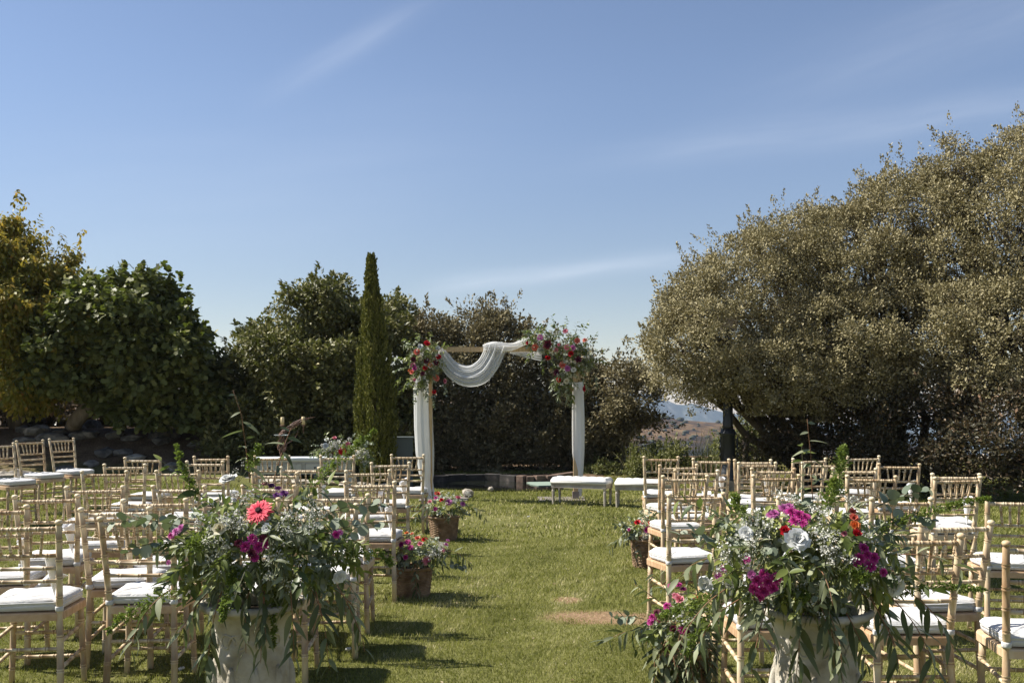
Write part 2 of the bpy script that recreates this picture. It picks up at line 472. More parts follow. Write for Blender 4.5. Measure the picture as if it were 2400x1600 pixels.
nl_ = 900
lx = RNG.uniform(-6, 6, nl_); ly = RNG.uniform(5.0, 16.5, nl_)
lv_ = leaf_cloud('fallen_leaves', np.stack([lx, ly, gz(lx, ly)+RNG.uniform(.012, .026, nl_)], 1), np.stack([RNG.normal(size=nl_), RNG.normal(size=nl_), RNG.normal(0, .25, nl_)], 1),
    RNG.uniform(.012, .034, nl_), leafmat('dry_leaf', [(0, (0.13, 0.08, 0.04)), (0.6, (0.34, 0.26, 0.14)), (1, (0.55, 0.50, 0.36))], 0.7, 0.2, 0.1), RNG.random(nl_), 'oak', None, np.array((0, 0, 1.0))+unit(nl_)*.4)
tag(lv_, 'tiny dry leaves scattered over the lawn', 'leaves', kind='stuff')

# ------------------------------------------------------------------ pond
m_water = mat('pond_water', (0.012, 0.014, 0.010), 0.06, 0.5)
t = m_water.node_tree; bump(t, t.nodes['Principled BSDF'], tnoise(t, mapping(t), 6, 3), 0.12, 0.02)
near = [(1302, 1151), (1240, 1152), (1150, 1151), (1060, 1148), (1000, 1146), (900, 1141), (780, 1136), (640, 1130), (480, 1126), (300, 1122), (120, 1119), (-60, 1117)]
far_ = [(1345, 1130), (1300, 1131), (1252, 1132), (1200, 1131), (1150, 1129), (1080, 1129), (1005, 1132), (900, 1127), (780, 1121), (640, 1114), (480, 1109), (300, 1105), (120, 1102), (-60, 1101)]
pw = MB()
nv_ = [GR(*p) + Vector((0, 0, 0.022)) for p in near]; fv_ = [GR(*p) + Vector((0, 0, 0.022)) for p in far_]
pw.add(nv_+fv_[::-1], [tuple(range(len(nv_)+len(fv_)))])
tag(pw.build('water', m_water, smooth=False), kind='structure')
m_stone = noisy('pale_stone', [(0.3, (0.16, 0.14, 0.11)), (0.5, (0.33, 0.29, 0.23)), (0.7, (0.50, 0.45, 0.37))], 6, 0.85, 0.2, 0.6, 18, objrand=0.25, bdist=0.03)
m_dstone = noisy('dark_stone', [(0.3, (0.06, 0.055, 0.05)), (0.5, (0.14, 0.125, 0.105)), (0.7, (0.27, 0.24, 0.20))], 5, 0.85, 0.2, 0.6, 15, objrand=0.25, bdist=0.03)
m_sleeper = noisy('old_sleeper', [(0.3, (0.012, 0.011, 0.010)), (0.6, (0.045, 0.04, 0.036)), (0.75, (0.12, 0.10, 0.09))], 5, 0.8, 0.25, 0.5, 30)
m_sleeper2 = noisy('brown_sleeper', [(0.3, (0.07, 0.045, 0.032)), (0.6, (0.17, 0.115, 0.085)), (0.75, (0.28, 0.21, 0.16))], 6, 0.8, 0.25, 0.5, 30)
edge = empty('pond_edging', GR(1150, 1130))
tag(edge, 'low dark and brown timber edging along the far side of the pond', 'pond edging')
ep = [(1003, 1133), (1045, 1130), (1090, 1128), (1135, 1127), (1176, 1128), (1214, 1131), (1233, 1132), (1252, 1132), (1276, 1131), (1300, 1129), (1345, 1122)]
for i in range(len(ep)-1):
    a, b_ = GR(*ep[i]), GR(*ep[i+1]); d_ = b_-a; L = d_.length; hgt = 0.135 + (0.01 if i % 2 else 0)
    mb = MB(); 
    M = Matrix.Translation((a+b_)/2-edge.location) @ Matrix.Rotation(math.atan2(d_.y, d_.x), 4, 'Z')
    mb.box((0, 0, hgt/2-0.02), (L-0.02, 0.16, hgt+0.04), M)
    o = mb.build('timber', m_sleeper2 if 5 <= i <= 9 else m_sleeper, edge, False)
    bv = o.modifiers.new('bevel', 'BEVEL'); bv.width = 0.012; bv.segments = 2
# flat stones along the left, near edge and rocks on the bank
flag = empty('pond_stone_edge', GR(420, 1124)); tag(flag, 'flat pale stones laid along the left edge of the dark pond', 'stone edging')
def rock(name, c, r, m, parent, seed, flat=0.5):
    mb = MB(); st = random.getstate(); random.seed(seed); mb.ico((0, 0, 0), (r[0], r[1], r[2]), 0.45, 2); random.setstate(st)
    o = mb.build(name, m, parent, False); o.location = Vector(c)-(parent.location if parent else Vector((0, 0, 0))); o.rotation_euler = (0, 0, seed*1.3)
    return o
for i in range(22):
    px = 200+i*34+random.uniform(-8, 8); py = np.interp(px, [200, 560, 1000], [1121, 1127, 1144])
    g = GR(px, py)
    rock('stone', (g.x, g.y, 0.03), (random.uniform(0.15, 0.26), random.uniform(0.12, 0.22), 0.05), m_stone, flag, i)
for i in range(12):
    px = 60+i*78+random.uniform(-14, 14); py = np.interp(px, [0, 560, 1000], [1101, 1110, 1128])
    g = GR(px, py)
    rock('stone', (g.x, g.y, float(gz(g.x, g.y))+0.02), (random.uniform(0.15, 0.32), random.uniform(0.12, 0.22), random.uniform(0.06, 0.13)), m_dstone, flag, i+60)
bankr = empty('bank_rocks', (-9, 22.5, 0.8)); tag(bankr, 'line of rough brown rocks along the top of the earth bank under the trees', 'rocks')
for i, (px, py, r) in enumerate([(8, 1032, .22), (42, 1030, .26), (62, 1018, .2), (90, 1016, .28), (122, 1018, .3), (150, 1024, .2), (176, 1014, .2), (196, 1017, .22), (214, 1022, .16), (229, 1009, .15), (252, 1020, .22), (285, 1020, .2),
                                  (318, 1021, .18), (352, 1014, .16), (383, 1017, .26), (412, 1023, .2), (206, 1068, .28), (268, 1078, .18)]):
    z0 = 0.82 if py < 1035 else (0.45 if py < 1060 else 0.25)
    g = GR(px, py, z0)
    zz = float(gz(g.x, g.y))
    rock('rock', (g.x, g.y, zz+r*0.1), (r*1.25, r, r*0.55), m_dstone if i % 3 else m_stone, bankr, i+20)
# green sheet lying half in the pond
gs = MB(); pts = [GR(*p)+Vector((0, 0, 0.035)) for p in [(1234, 1134), (1258, 1131), (1296, 1133), (1306, 1141), (1262, 1142), (1244, 1139)]]
gs.add(pts+[p-Vector((0, 0, 0.01)) for p in pts], [(5, 4, 3, 2, 1, 0), (6, 7, 8, 9, 10, 11)]+[(i, (i+1) % 6, (i+1) % 6+6, i+6) for i in range(6)])
tag(gs.build('board', mat('pale_green_board', (0.24, 0.30, 0.24), 0.6), smooth=False), 'pale green board lying at the right end of the pond', 'board')
def ball_stone(px, py, r, label):
    g = GR(px, py); o = rock('stone_ball', (g.x, g.y, r*0.75), (r, r, r*0.85), m_stone, None, px)
    tag(o, label, 'stone')
ball_stone(1150, 1152, 0.055, 'small round grey stone on the grass before the pond')
ball_stone(1096, 1166, 0.09, 'rounded pale stone on the grass beside the left arch post')
# ------------------------------------------------------------------ trees
m_bark = noisy('bark', [(0.3, (0.045, 0.034, 0.026)), (0.55, (0.12, 0.095, 0.07)), (0.75, (0.22, 0.18, 0.14))], 5, 0.9, 0.15, 0.8, 25, (1, 1, 0.35), bdist=0.03)
m_figbark = noisy('fig_bark', [(0.3, (0.12, 0.095, 0.07)), (0.6, (0.25, 0.20, 0.155)), (0.8, (0.36, 0.30, 0.24))], 5, 0.9, 0.15, 0.8, 25, (1, 1, 0.35), bdist=0.03)
m_oak = leafmat('holm_oak_leaf', [(0, (0.120, 0.102, 0.046)), (0.45, (0.275, 0.238, 0.122)), (0.8, (0.42, 0.36, 0.21)), (1, (0.52, 0.45, 0.29))], 0.6, 0.14, 0.12, (0.20, 0.18, 0.06))
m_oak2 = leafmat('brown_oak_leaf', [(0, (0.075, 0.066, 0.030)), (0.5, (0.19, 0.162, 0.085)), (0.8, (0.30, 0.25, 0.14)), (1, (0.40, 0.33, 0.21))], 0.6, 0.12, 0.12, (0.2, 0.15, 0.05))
m_laurel = leafmat('glossy_green_leaf', [(0, (0.052, 0.053, 0.015)), (0.5, (0.155, 0.147, 0.046)), (0.85, (0.28, 0.25, 0.095)), (1, (0.42, 0.36, 0.18))], 0.5, 0.28, 0.14, (0.18, 0.25, 0.03))
m_fig = leafmat('fig_leaf', [(0, (0.050, 0.056, 0.015)), (0.5, (0.135, 0.142, 0.040)), (0.85, (0.25, 0.24, 0.075)), (1, (0.40, 0.37, 0.11))], 0.5, 0.22, 0.18, (0.25, 0.36, 0.03))
m_olive = leafmat('yellowing_leaf', [(0, (0.08, 0.10, 0.018)), (0.4, (0.20, 0.20, 0.035)), (0.72, (0.36, 0.27, 0.05)), (1, (0.40, 0.19, 0.06))], 0.5, 0.2, 0.35, (0.5, 0.36, 0.04))
m_cyp = leafmat('cypress_leaf', [(0, (0.040, 0.046, 0.011)), (0.5, (0.145, 0.145, 0.032)), (1, (0.34, 0.30, 0.085))], 0.6, 0.12, 0.10, (0.2, 0.25, 0.03))
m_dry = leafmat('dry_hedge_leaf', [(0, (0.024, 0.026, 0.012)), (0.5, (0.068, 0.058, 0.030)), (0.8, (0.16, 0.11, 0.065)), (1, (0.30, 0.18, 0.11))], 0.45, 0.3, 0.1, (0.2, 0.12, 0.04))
m_shrub = leafmat('shrub_leaf', [(0, (0.05, 0.06, 0.018)), (0.5, (0.16, 0.165, 0.055)), (1, (0.34, 0.31, 0.15))], 0.55, 0.2, 0.2, (0.25, 0.3, 0.04))

def blobs_px(lst):
    """(px, py, rx_px, rz_px, distance, ry_m) -> centre, radii"""
    r = []
    for px, py, rx, rz, d, ry in lst:
        c = PX(px, py, d); r.append((np.array(c), np.array((rx*d/F, ry, rz*d/F))))
    return r
def lump(dirs, c, k, seed):
    return fbm(dirs[:, 0]*k+c[0], dirs[:, 1]*k+dirs[:, 2]*k*1.3+c[2], 1.0, 4, seed)
def crown(name, blobs, n, size, m, parent, clump=0.32, per=90, tpl='oak', droop=0.0, outw=1.0, sprig=0.10, up=0.3, zmin=0.1, tb=0.0, lumpy=0.16, inner=0.25, squash=0.8, sprl=1.2, boughs=1.0, lift=0.9, bsz=(.26, .46), brad=(.62, .86), bgap=.80):
    rng = np.random.default_rng(abs(int(blobs[0][0][0]*100))+n)
    A = np.array([(r[0]*r[2]+r[0]*r[1]+r[1]*r[2]) for c, r in blobs]); A /= A.sum()
    ncl = max(3, n//per)
    C = []; O = []
    for bi, (c, r) in enumerate(blobs):
        k = int(ncl*A[bi]*1.7)
        # boughs: rounded masses standing proud of the crown, with hollows between
        nb_ = max(7, int(11*np.cbrt(r.prod())**.8*boughs))
        bd = unit(nb_*6, rng); keep_ = []
        for q_ in bd:
            if all(q_ @ e_ < bgap for e_ in keep_): keep_.append(q_)
            if len(keep_) >= nb_: break
        bd = np.array(keep_)
        bc = c+bd*r*rng.uniform(brad[0], brad[1], (len(bd), 1)); br = np.cbrt(r.prod())*rng.uniform(bsz[0], bsz[1], len(bd))
        ib = rng.integers(0, len(bd), k); dd_ = norm(unit(k, rng)+bd[ib]*.55+np.array((0, 0, .25)))
        P1 = bc[ib]+dd_*(br[ib]*(1-np.abs(rng.normal(0, .10, k))))[:, None]*np.array((1, 1, .85))
        d = unit(k, rng); rad = rng.uniform(.35, .80, k)
        P2 = c+d*r*rad[:, None]
        sel = rng.random(k) < inner
        P = np.where(sel[:, None], P2, P1); oo = np.where(sel[:, None], d, dd_)
        ins = np.zeros(k, bool)
        for bj, (c2, r2) in enumerate(blobs):
            if bj != bi: ins |= (((P-c2)/r2)**2).sum(1) < 0.5
        back = (P[:, 1] > c[1]+0.6*r[1]) & (rng.random(k) < 0.4)
        ok = (~ins | (rng.random(k) < 0.2)) & ~back & (P[:, 2] > zmin)
        C.append(P[ok]); O.append(oo[ok])
    C = np.concatenate(C); O = np.concatenate(O); k = len(C)
    cr = clump*rng.uniform(0.55, 1.35, k)
    ctone = rng.normal(0, 0.10, k)
    idx = rng.integers(0, k, n)
    d = unit(n, rng)
    rr = rng.random(n)**0.45
    off = d*np.stack([cr[idx], cr[idx], cr[idx]*squash], 1)*rr[:, None]
    # sprigs: leaves along short twigs that stick out of the clump
    sp_ = rng.random(k) < sprig*2.0
    sdir = norm(O+np.array((0, 0, 0.55))+unit(k, rng)*0.45)
    issp = sp_[idx] & (rng.random(n) < 0.45)
    tt = rng.random(n)
    L = cr[idx]*(0.9+sprl*tt)
    off = np.where(issp[:, None], sdir[idx]*L[:, None]+unit(n, rng)*(0.10*clump/0.32*(1.15-tt))[:, None], off)
    pos = C[idx]+off
    pos[:, 2] = np.maximum(pos[:, 2], zmin)
    ax = unit(n, rng)*0.9+norm(off+1e-6)*outw*0.7+O[idx]*outw*0.3+np.array((0, 0, up-droop))
    sz = size*rng.uniform(0.65, 1.35, n)
    tone = np.clip(0.45+tb+ctone[idx]+rng.normal(0, 0.17, n), 0, 1)
    fc = np.array((0, -.15, lift))+norm(off+1e-6)*.45+O[idx]*.35+unit(n, rng)*.75
    leaf_cloud(name, pos, ax, sz, m, tone, tpl, parent, face=fc)
    return C
def limbs(name, base, blobs, m, parent, r0=0.14, nb=5, clumps=None, forks=1):
    mb = MB(); bs = Vector(base)
    for i in range(forks):
        for c, r in blobs:
            c = Vector(c)
            st = bs+Vector((random.uniform(-.25, .25), random.uniform(-.2, .2), 0))*(0 if i == 0 else 1)
            mid = st.lerp(c, 0.45)+Vector((random.uniform(-.3, .3), random.uniform(-.3, .3), random.uniform(-.25, .1)))
            q = [st-Vector((0, 0, .1)), st.lerp(mid, .5)+Vector((random.uniform(-.08, .08), 0, .05)), mid, mid.lerp(c, .5)+Vector((random.uniform(-.15, .15), 0, .1)), c]
            mb.tube(q, [r0, r0*.8, r0*.62, r0*.45, r0*.3], 8)
            for k in range(nb):
                d = Vector((random.gauss(0, 1), random.gauss(0, 1)-0.3, random.gauss(0.1, 0.8))).normalized()
                e = c+Vector((d.x*r[0], d.y*r[1], d.z*r[2]))*0.8
                s0 = mid.lerp(c, random.uniform(0.1, 1))
                m1 = s0.lerp(e, .5)+Vector((random.uniform(-.2, .2), random.uniform(-.2, .2), random.uniform(-.1, .2)))
                mb.tube([s0, m1, e], [r0*.32, r0*.2, r0*.06], 6)
                for q_ in range(2):
                    e2 = m1.lerp(c, .35)+Vector((random.uniform(-.25, .25), random.uniform(-.25, .25), random.uniform(-.1, .25)))
                    mb.tube([m1, m1.lerp(e2, .5)+Vector((0, 0, .05)), e2], [r0*.14, r0*.09, r0*.04], 5)
    mb.build(name, m, parent)
def tree(name, base, lst, n, size, m, label, cat='tree', group=None, bark=None, r0=0.14, forks=1, nb=5, **kw):
    bl = blobs_px(lst)
    root = empty(name, base); tag(root, label, cat, group)
    bl0 = [(c-np.array(base), r) for c, r in bl]
    gzb = kw.pop('zmin', 0.1)
    crown('crown', bl0, n, size, m, root, zmin=gzb-base[2], **kw)
    if r0: limbs('trunk', (0, 0, 0), bl0, bark or m_bark, root, r0, nb, forks=forks)
    return root

# left side
tree('almond_tree', (-11.2, 22.6, 0.8), [(25, 665, 105, 120, 21.6, 1.2), (-60, 760, 190, 200, 22.4, 1.5), (70, 800, 125, 150, 20.8, 1.1), (15, 572, 52, 52, 21.8, .6), (150, 660, 55, 60, 22, .6)],
     80000, 0.11, m_olive, 'tall tree with yellow and brown hanging leaves at the far left', clump=0.30, per=60, tpl='oak', droop=1.0, up=0.0, sprig=0.12, zmin=1.2, outw=0.5, tb=0.0)
fig_root = tree('fig_tree', (-10.0, 21.6, 0.62), [(300, 805, 185, 160, 21.6, 1.7), (398, 878, 98, 120, 21.2, 1.2), (205, 832, 110, 90, 21.0, 1.2), (305, 735, 130, 76, 21.8, 1.2), (418, 955, 98, 85, 21.3, 1.0), (120, 895, 70, 36, 20.8, .8)],
     34000, 0.135, m_fig, 'broad round fig tree with large dark lobed leaves on the left bank', clump=0.27, per=40, tpl='fig', droop=0.35, up=0.1, sprig=0.07, sprl=.8, zmin=1.0, r0=0, tb=-0.02)
ft = MB()
fb = Vector(fig_root.location)
ft.tube([p-fb for p in (GR(160, 1012, .75)+Vector((0, 0, -.25)), PX(178, 985, 21.2), PX(205, 955, 21.1), PX(235, 925, 21.3), PX(262, 880, 21.5), PX(300, 800, 21.6))], [.21, .165, .15, .14, .11, .07], 10)
ft.tube([p-fb for p in (PX(284, 1020, 22.0), PX(279, 985, 21.8), PX(272, 950, 21.6), PX(285, 880, 21.6), PX(330, 780, 21.6))], [.10, .07, .06, .055, .04], 8)
for k in range(14):
    s0 = PX(290+random.uniform(-60, 60), 860, 21.5); e0 = PX(random.uniform(200, 420), random.uniform(740, 950), 21.3)
    ft.tube([s0-fb, s0.lerp(e0, .5)-fb+Vector((0, 0, .15)), e0-fb], [.045, .03, .012], 6)
ft.build('trunk', m_figbark, fig_root)
tree('laurel_tree', (-4.6, 22.3, 0.0), [(725, 855, 158, 150, 21.6, 1.5), (768, 732, 82, 72, 21.8, 1.0), (630, 840, 56, 68, 22.2, .9), (548, 905, 56, 70, 22.6, .8), (545, 1000, 70, 60, 22.2, .8), (892, 785, 76, 80, 22, 1.1), (665, 955, 128, 105, 21.4, 1.2), (800, 960, 180, 130, 21.6, 1.2), (600, 1040, 140, 60, 21.4, 1.0), (800, 1060, 190, 55, 21.4, 1.0)],
     115000, 0.10, m_laurel, 'large dense tree with small glossy leaves behind the console table', clump=0.27, per=75, tpl='oak', up=0.1, sprig=0.07, sprl=.9, inner=.35, zmin=0.05, r0=0.1, lumpy=0.15)
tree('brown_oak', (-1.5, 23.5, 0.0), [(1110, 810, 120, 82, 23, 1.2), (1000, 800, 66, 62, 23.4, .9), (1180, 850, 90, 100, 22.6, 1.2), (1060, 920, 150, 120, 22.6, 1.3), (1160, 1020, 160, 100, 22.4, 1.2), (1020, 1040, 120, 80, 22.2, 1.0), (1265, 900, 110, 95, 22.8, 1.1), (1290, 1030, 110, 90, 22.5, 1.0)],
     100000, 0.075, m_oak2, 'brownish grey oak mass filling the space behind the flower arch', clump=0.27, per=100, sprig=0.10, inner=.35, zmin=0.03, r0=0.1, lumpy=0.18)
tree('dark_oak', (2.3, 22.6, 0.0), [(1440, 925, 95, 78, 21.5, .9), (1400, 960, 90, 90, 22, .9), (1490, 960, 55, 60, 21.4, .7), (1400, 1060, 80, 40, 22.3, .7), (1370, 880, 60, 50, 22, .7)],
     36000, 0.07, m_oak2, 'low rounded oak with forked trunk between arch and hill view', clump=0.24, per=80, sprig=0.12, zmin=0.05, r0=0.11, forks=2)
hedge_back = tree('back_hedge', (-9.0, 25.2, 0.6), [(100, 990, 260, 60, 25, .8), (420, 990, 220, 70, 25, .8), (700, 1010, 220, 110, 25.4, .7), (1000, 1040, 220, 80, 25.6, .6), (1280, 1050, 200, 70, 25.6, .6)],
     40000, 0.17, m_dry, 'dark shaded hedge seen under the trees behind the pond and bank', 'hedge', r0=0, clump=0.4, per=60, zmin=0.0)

# right side holm oaks
kwo = dict(clump=0.20, per=75, sprig=0.12, up=0.45, sprl=1.1, boughs=2.4, bsz=(.22, .34), brad=(.72, .98), bgap=.87, inner=.13)
tree('holm_oak', (5.7, 18.3, 0.0), [(1765, 715, 135, 165, 17.6, 1.5), (1655, 800, 112, 135, 17.2, 1.3), (1598, 835, 72, 82, 17.0, 1.0), (1840, 670, 110, 145, 17.8, 1.3), (1710, 870, 110, 50, 16.9, 1.0), (1830, 880, 130, 110, 17.0, 1.2), (1610, 740, 55, 80, 17.3, .8)],
     135000, 0.045, m_oak, 'spreading holm oak with grey green leaves hanging over the lamp post', r0=0.10, forks=2, nb=8, zmin=1.3, **kwo)
tree('holm_oak', (7.0, 17.8, 0.0), [(1995, 665, 155, 185, 17.6, 1.5), (2110, 590, 125, 180, 17.5, 1.4), (1960, 830, 150, 130, 16.7, 1.2), (2120, 800, 160, 140, 16.6, 1.3), (1930, 590, 80, 100, 17.9, 1.0), (2050, 540, 70, 85, 17.6, .9)],
     150000, 0.045, m_oak, 'middle holm oak of the tall group, between lower left and highest right crowns', r0=0.11, forks=2, nb=8, zmin=1.2, **kwo)
tree('holm_oak', (9.2, 16.4, 0.0), [(2270, 580, 150, 200, 16.8, 1.5), (2400, 540, 140, 215, 16.4, 1.4), (2260, 800, 150, 140, 15.9, 1.3), (2400, 790, 160, 150, 15.4, 1.3), (2220, 410, 60, 70, 17, .8), (2400, 375, 70, 70, 16.4, .8), (2560, 560, 160, 250, 16, 1.6)],
     155000, 0.044, m_oak, 'tallest holm oak, rising out of the picture at the right edge', r0=0.13, forks=2, nb=8, zmin=1.2, **kwo)
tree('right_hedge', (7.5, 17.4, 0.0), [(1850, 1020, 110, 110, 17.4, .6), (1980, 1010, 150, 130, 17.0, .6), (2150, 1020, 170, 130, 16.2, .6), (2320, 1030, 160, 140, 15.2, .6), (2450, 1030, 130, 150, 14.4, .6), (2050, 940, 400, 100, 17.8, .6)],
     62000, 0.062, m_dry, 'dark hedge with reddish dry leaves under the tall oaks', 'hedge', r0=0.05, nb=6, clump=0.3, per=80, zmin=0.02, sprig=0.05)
tree('round_shrub', (2.75, 20.6, 0.0), [(1545, 1084, 60, 38, 20.2, .5), (1508, 1096, 38, 26, 20.0, .4), (1588, 1096, 34, 24, 20.2, .4)],
     11000, 0.055, m_shrub, 'loose green rounded shrub behind the right end bench', 'shrub', r0=0.02, clump=0.14, per=50, zmin=0.02, sprig=0.3, nb=4)
tree('leafy_shrub', (4.9, 19.4, 0.0), [(1720, 1050, 28, 65, 19.6, .4), (1775, 1050, 30, 60, 18.6, .4)],
     5000, 0.06, m_shrub, 'green shrub growing between the lamp post and the hedge', 'shrub', r0=0.02, clump=0.14, per=40, zmin=0.02, sprig=0.2, nb=3)
# low creeping plants at the foot of the dark oak
tree('creeper', (1.9, 21.4, 0.0), [(1440, 1108, 60, 10, 21.0, .4), (1380, 1110, 45, 9, 21.4, .4)], 2200, 0.06, m_shrub,
     'low trailing ground plants at the foot of the dark oak', 'plant', r0=0, clump=0.12, per=30, zmin=0.01)

# tall grasses
def tall_grass(px, d, hgt, n, label, spread=.35, lean=0.3):
    g = PX(px, 944, d); g.z = 0
    pos = []; V = []; T = []; tone = []
    rng = np.random.default_rng(px)
    for i in range(n):
        b0 = np.array((rng.normal(0, spread*.4), rng.normal(0, spread*.4), 0))
        a = rng.uniform(0, 6.28); l = rng.uniform(.3, 1)*lean*hgt; h = hgt*rng.uniform(.55, 1.05)
        di = np.array((math.cos(a), math.sin(a), 0)); sd = np.array((-di[1], di[0], 0))*0.006
        o = len(V)
        for k in range(5):
            u = k/4; p = b0+di*l*u*u+np.array((0, 0, h*(u-0.12*u*u*u)))
            wk = 1-0.8*u
            V += [p-sd*wk, p+sd*wk]
        for k in range(4): T += [(o+2*k, o+2*k+1, o+2*k+3), (o+2*k, o+2*k+3, o+2*k+2)]
        tone += [rng.uniform(.3, 1)]*10
    r = empty('ornamental_grass', g); tag(r, label, 'grass plant')
    np_mesh('blades', np.array(V), np.array(T), m_shrub, np.array(tone), r)
tall_grass(1664, 20.5, 1.12, 190, 'tall feathery grass clump just left of the lamp post', .45)
tall_grass(1480, 20.2, 0.95, 30, 'thin arching grass clump by the round shrub', .2, .6)

# cypress
cb = PX(885, 944, 18.0); cb.z = 0
cy = empty('cypress', cb); tag(cy, 'tall narrow cypress standing left of the flower arch', 'tree')
rng = np.random.default_rng(5)
nC = 1500
zz = rng.random(nC)**1.15*4.05
def cyr(z): return np.interp(z, [0, .3, 1.2, 2.0, 2.8, 3.3, 3.8, 4.2], [.20, .275, .30, .255, .185, .125, .06, .008])
th = rng.uniform(0, 6.28, nC)
rad = cyr(zz)*(0.86+0.20*np.sin(th*4+zz*1.1))*rng.uniform(.72, 1.14, nC)
lean_ = -0.03*zz
cc = np.stack([rad*np.cos(th)+lean_, rad*np.sin(th), zz], 1)
per = 34; idx = np.repeat(np.arange(nC), per); n = len(idx)
tt = rng.random(n)
dirc = np.stack([np.cos(th)*.16, np.sin(th)*.16, np.ones(nC)], 1)
pos = cc[idx]+dirc[idx]*(tt*.34*np.clip(1.2-zz/5, .35, 1)[idx])[:, None]+rng.normal(0, .016, (n, 3))*(1.2-tt)[:, None]*1.6
ax = dirc[idx]*1.0+unit(n, rng)*.45
leaf_cloud('crown', pos, ax, rng.uniform(.03, .065, n), m_cyp, np.clip(.42+rng.normal(0, .13, nC)[idx]+rng.normal(0, .12, n)+.15*(tt-.5), 0, 1), 'oak', cy)
ct = MB(); ct.tube([(0, 0, -.05), (0, 0, 1), (-.03, 0, 2.2), (-.11, 0, 3.9)], [.09, .07, .05, .012], 8); ct.build('trunk', m_bark, cy)
# ------------------------------------------------------------------ chairs
m_wood = mat('limed_wood', (0.5, 0.4, 0.3), 0.55, 0.35)
t = m_wood.node_tree; b = t.nodes['Principled BSDF']
oi = N(t, 'ShaderNodeObjectInfo')
v = mapping(t, (1, 1, 0.22))
addv = N(t, 'ShaderNodeVectorMath', operation='ADD'); t.links.new(v, addv.inputs[0])
cx_ = N(t, 'ShaderNodeCombineXYZ'); t.links.new(math_node(t, 'MULTIPLY', oi.outputs['Random'], 37.0), cx_.inputs[0]); t.links.new(cx_.outputs[0], addv.inputs[1])
f = tnoise(t, addv.outputs[0], 26, 5, 0.6, 0.6)
f2 = tnoise(t, addv.outputs[0], 7, 3)
f = math_node(t, 'ADD', math_node(t, 'MULTIPLY', f, 0.6), math_node(t, 'MULTIPLY', f2, 0.4))
f = math_node(t, 'ADD', f, math_node(t, 'MULTIPLY', math_node(t, 'SUBTRACT', oi.outputs['Random'], 0.5), 0.15))
woodc = ramp(t, f, [(0.30, (0.38, 0.245, 0.125)), (0.41, (0.56, 0.42, 0.25)), (0.52, (0.68, 0.555, 0.36)), (0.68, (0.75, 0.655, 0.475))])
at = N(t, 'ShaderNodeAttribute'); at.attribute_name = 'ring'
woodc = mixcol(t, math_node(t, 'MULTIPLY', at.outputs['Fac'], 0.75), woodc, (0.20, 0.105, 0.045))
t.links.new(woodc, b.inputs['Base Color'])
bump(t, b, f, 0.25, 0.004)
m_seatwood = noisy('seat_wood', [(0.3, (0.42, 0.26, 0.14)), (0.5, (0.55, 0.38, 0.23)), (0.7, (0.64, 0.50, 0.33))], 9, 0.5, 0.35, 0.2, 40, (1, 4, 1), objrand=0.3, bdist=0.003)
m_cush = mat('white_cushion', (0.58, 0.57, 0.55), 0.75, 0.2)
t = m_cush.node_tree; b = t.nodes['Principled BSDF']
v = mapping(t, (1, 3.0, 1)); oi = N(t, 'ShaderNodeObjectInfo')
vv = N(t, 'ShaderNodeVectorMath', operation='ADD'); t.links.new(v, vv.inputs[0]); c3 = N(t, 'ShaderNodeCombineXYZ')
t.links.new(math_node(t, 'MULTIPLY', oi.outputs['Random'], 23.0), c3.inputs[2]); t.links.new(c3.outputs[0], vv.inputs[1])
bump(t, b, tnoise(t, vv.outputs[0], 6, 3, 0.5, 1.2), 0.55, 0.03)

def bamboo(p0, p1, r0, r1, nodes, n=8, mid=None, knob=False):
    """turned rod with paired rings; returns MB and the ring attribute per vertex"""
    pts = []; 
    p0 = Vector(p0); p1 = Vector(p1)
    path = [p0]+([Vector(m) for m in mid] if mid else [])+[p1]
    seg = [0.0]
    for i in range(1, len(path)): seg.append(seg[-1]+(path[i]-path[i-1]).length)
    tot_ = seg[-1]
    def at_(u):
        s_ = u*tot_
        for i in range(1, len(path)):
            if s_ <= seg[i]+1e-9:
                return path[i-1].lerp(path[i], (s_-seg[i-1])/(seg[i]-seg[i-1]))
        return path[-1].copy()
    st = [(0.0, 1.0, 0.0), (1.0, 1.0, 0.0)]
    for i in range(1, len(path)-1): st.append((seg[i]/tot_, 1.0, 0.0))
    g = 0.0042/tot_
    for u in nodes:
        for c_ in (-1.55*g, 1.55*g):
            st += [(u+c_-g, 1.0, 0.2), (u+c_, 1.20, 0.0), (u+c_+g, 1.0, 1.0)]
        st += [(u, .95, 1.0)]
    st = sorted(st)
    mb = MB(); P = []; Rr = []; ring = []
    for u, k, q in st:
        u = min(max(u, 0), 1)
        if P and (at_(u)-P[-1]).length < 1e-5: continue
        P.append(at_(u)); Rr.append((r0+(r1-r0)*u)*k); ring.append(q)
    if knob:
        e = P[-1]; d = (P[-1]-P[-2]).normalized()
        for dz, k in ((0.004, .80), (0.009, .78), (0.013, 1.12), (0.021, 1.22), (0.028, 1.0), (0.032, .4)):
            P.append(e+d*dz); Rr.append(r1*k); ring.append(0.6 if dz < .012 else 0)
    mb.tube(P, Rr, n)
    mb.ring = [q for q in ring for _ in range(n)]
    return mb
def bmesh_(name, mb, m=None):
    me = mb.mesh(name, m or m_wood)
    a = me.attributes.new('ring', 'FLOAT', 'POINT'); a.data.foreach_set('value', mb.ring+[0]*(len(me.vertices)-len(mb.ring)))
    return me
def obj(name, me, parent): return link(bpy.data.objects.new(name, me), parent)
TW, SW, FW = 0.185, 0.163, 0.180       # half widths: top of back, seat level, front legs
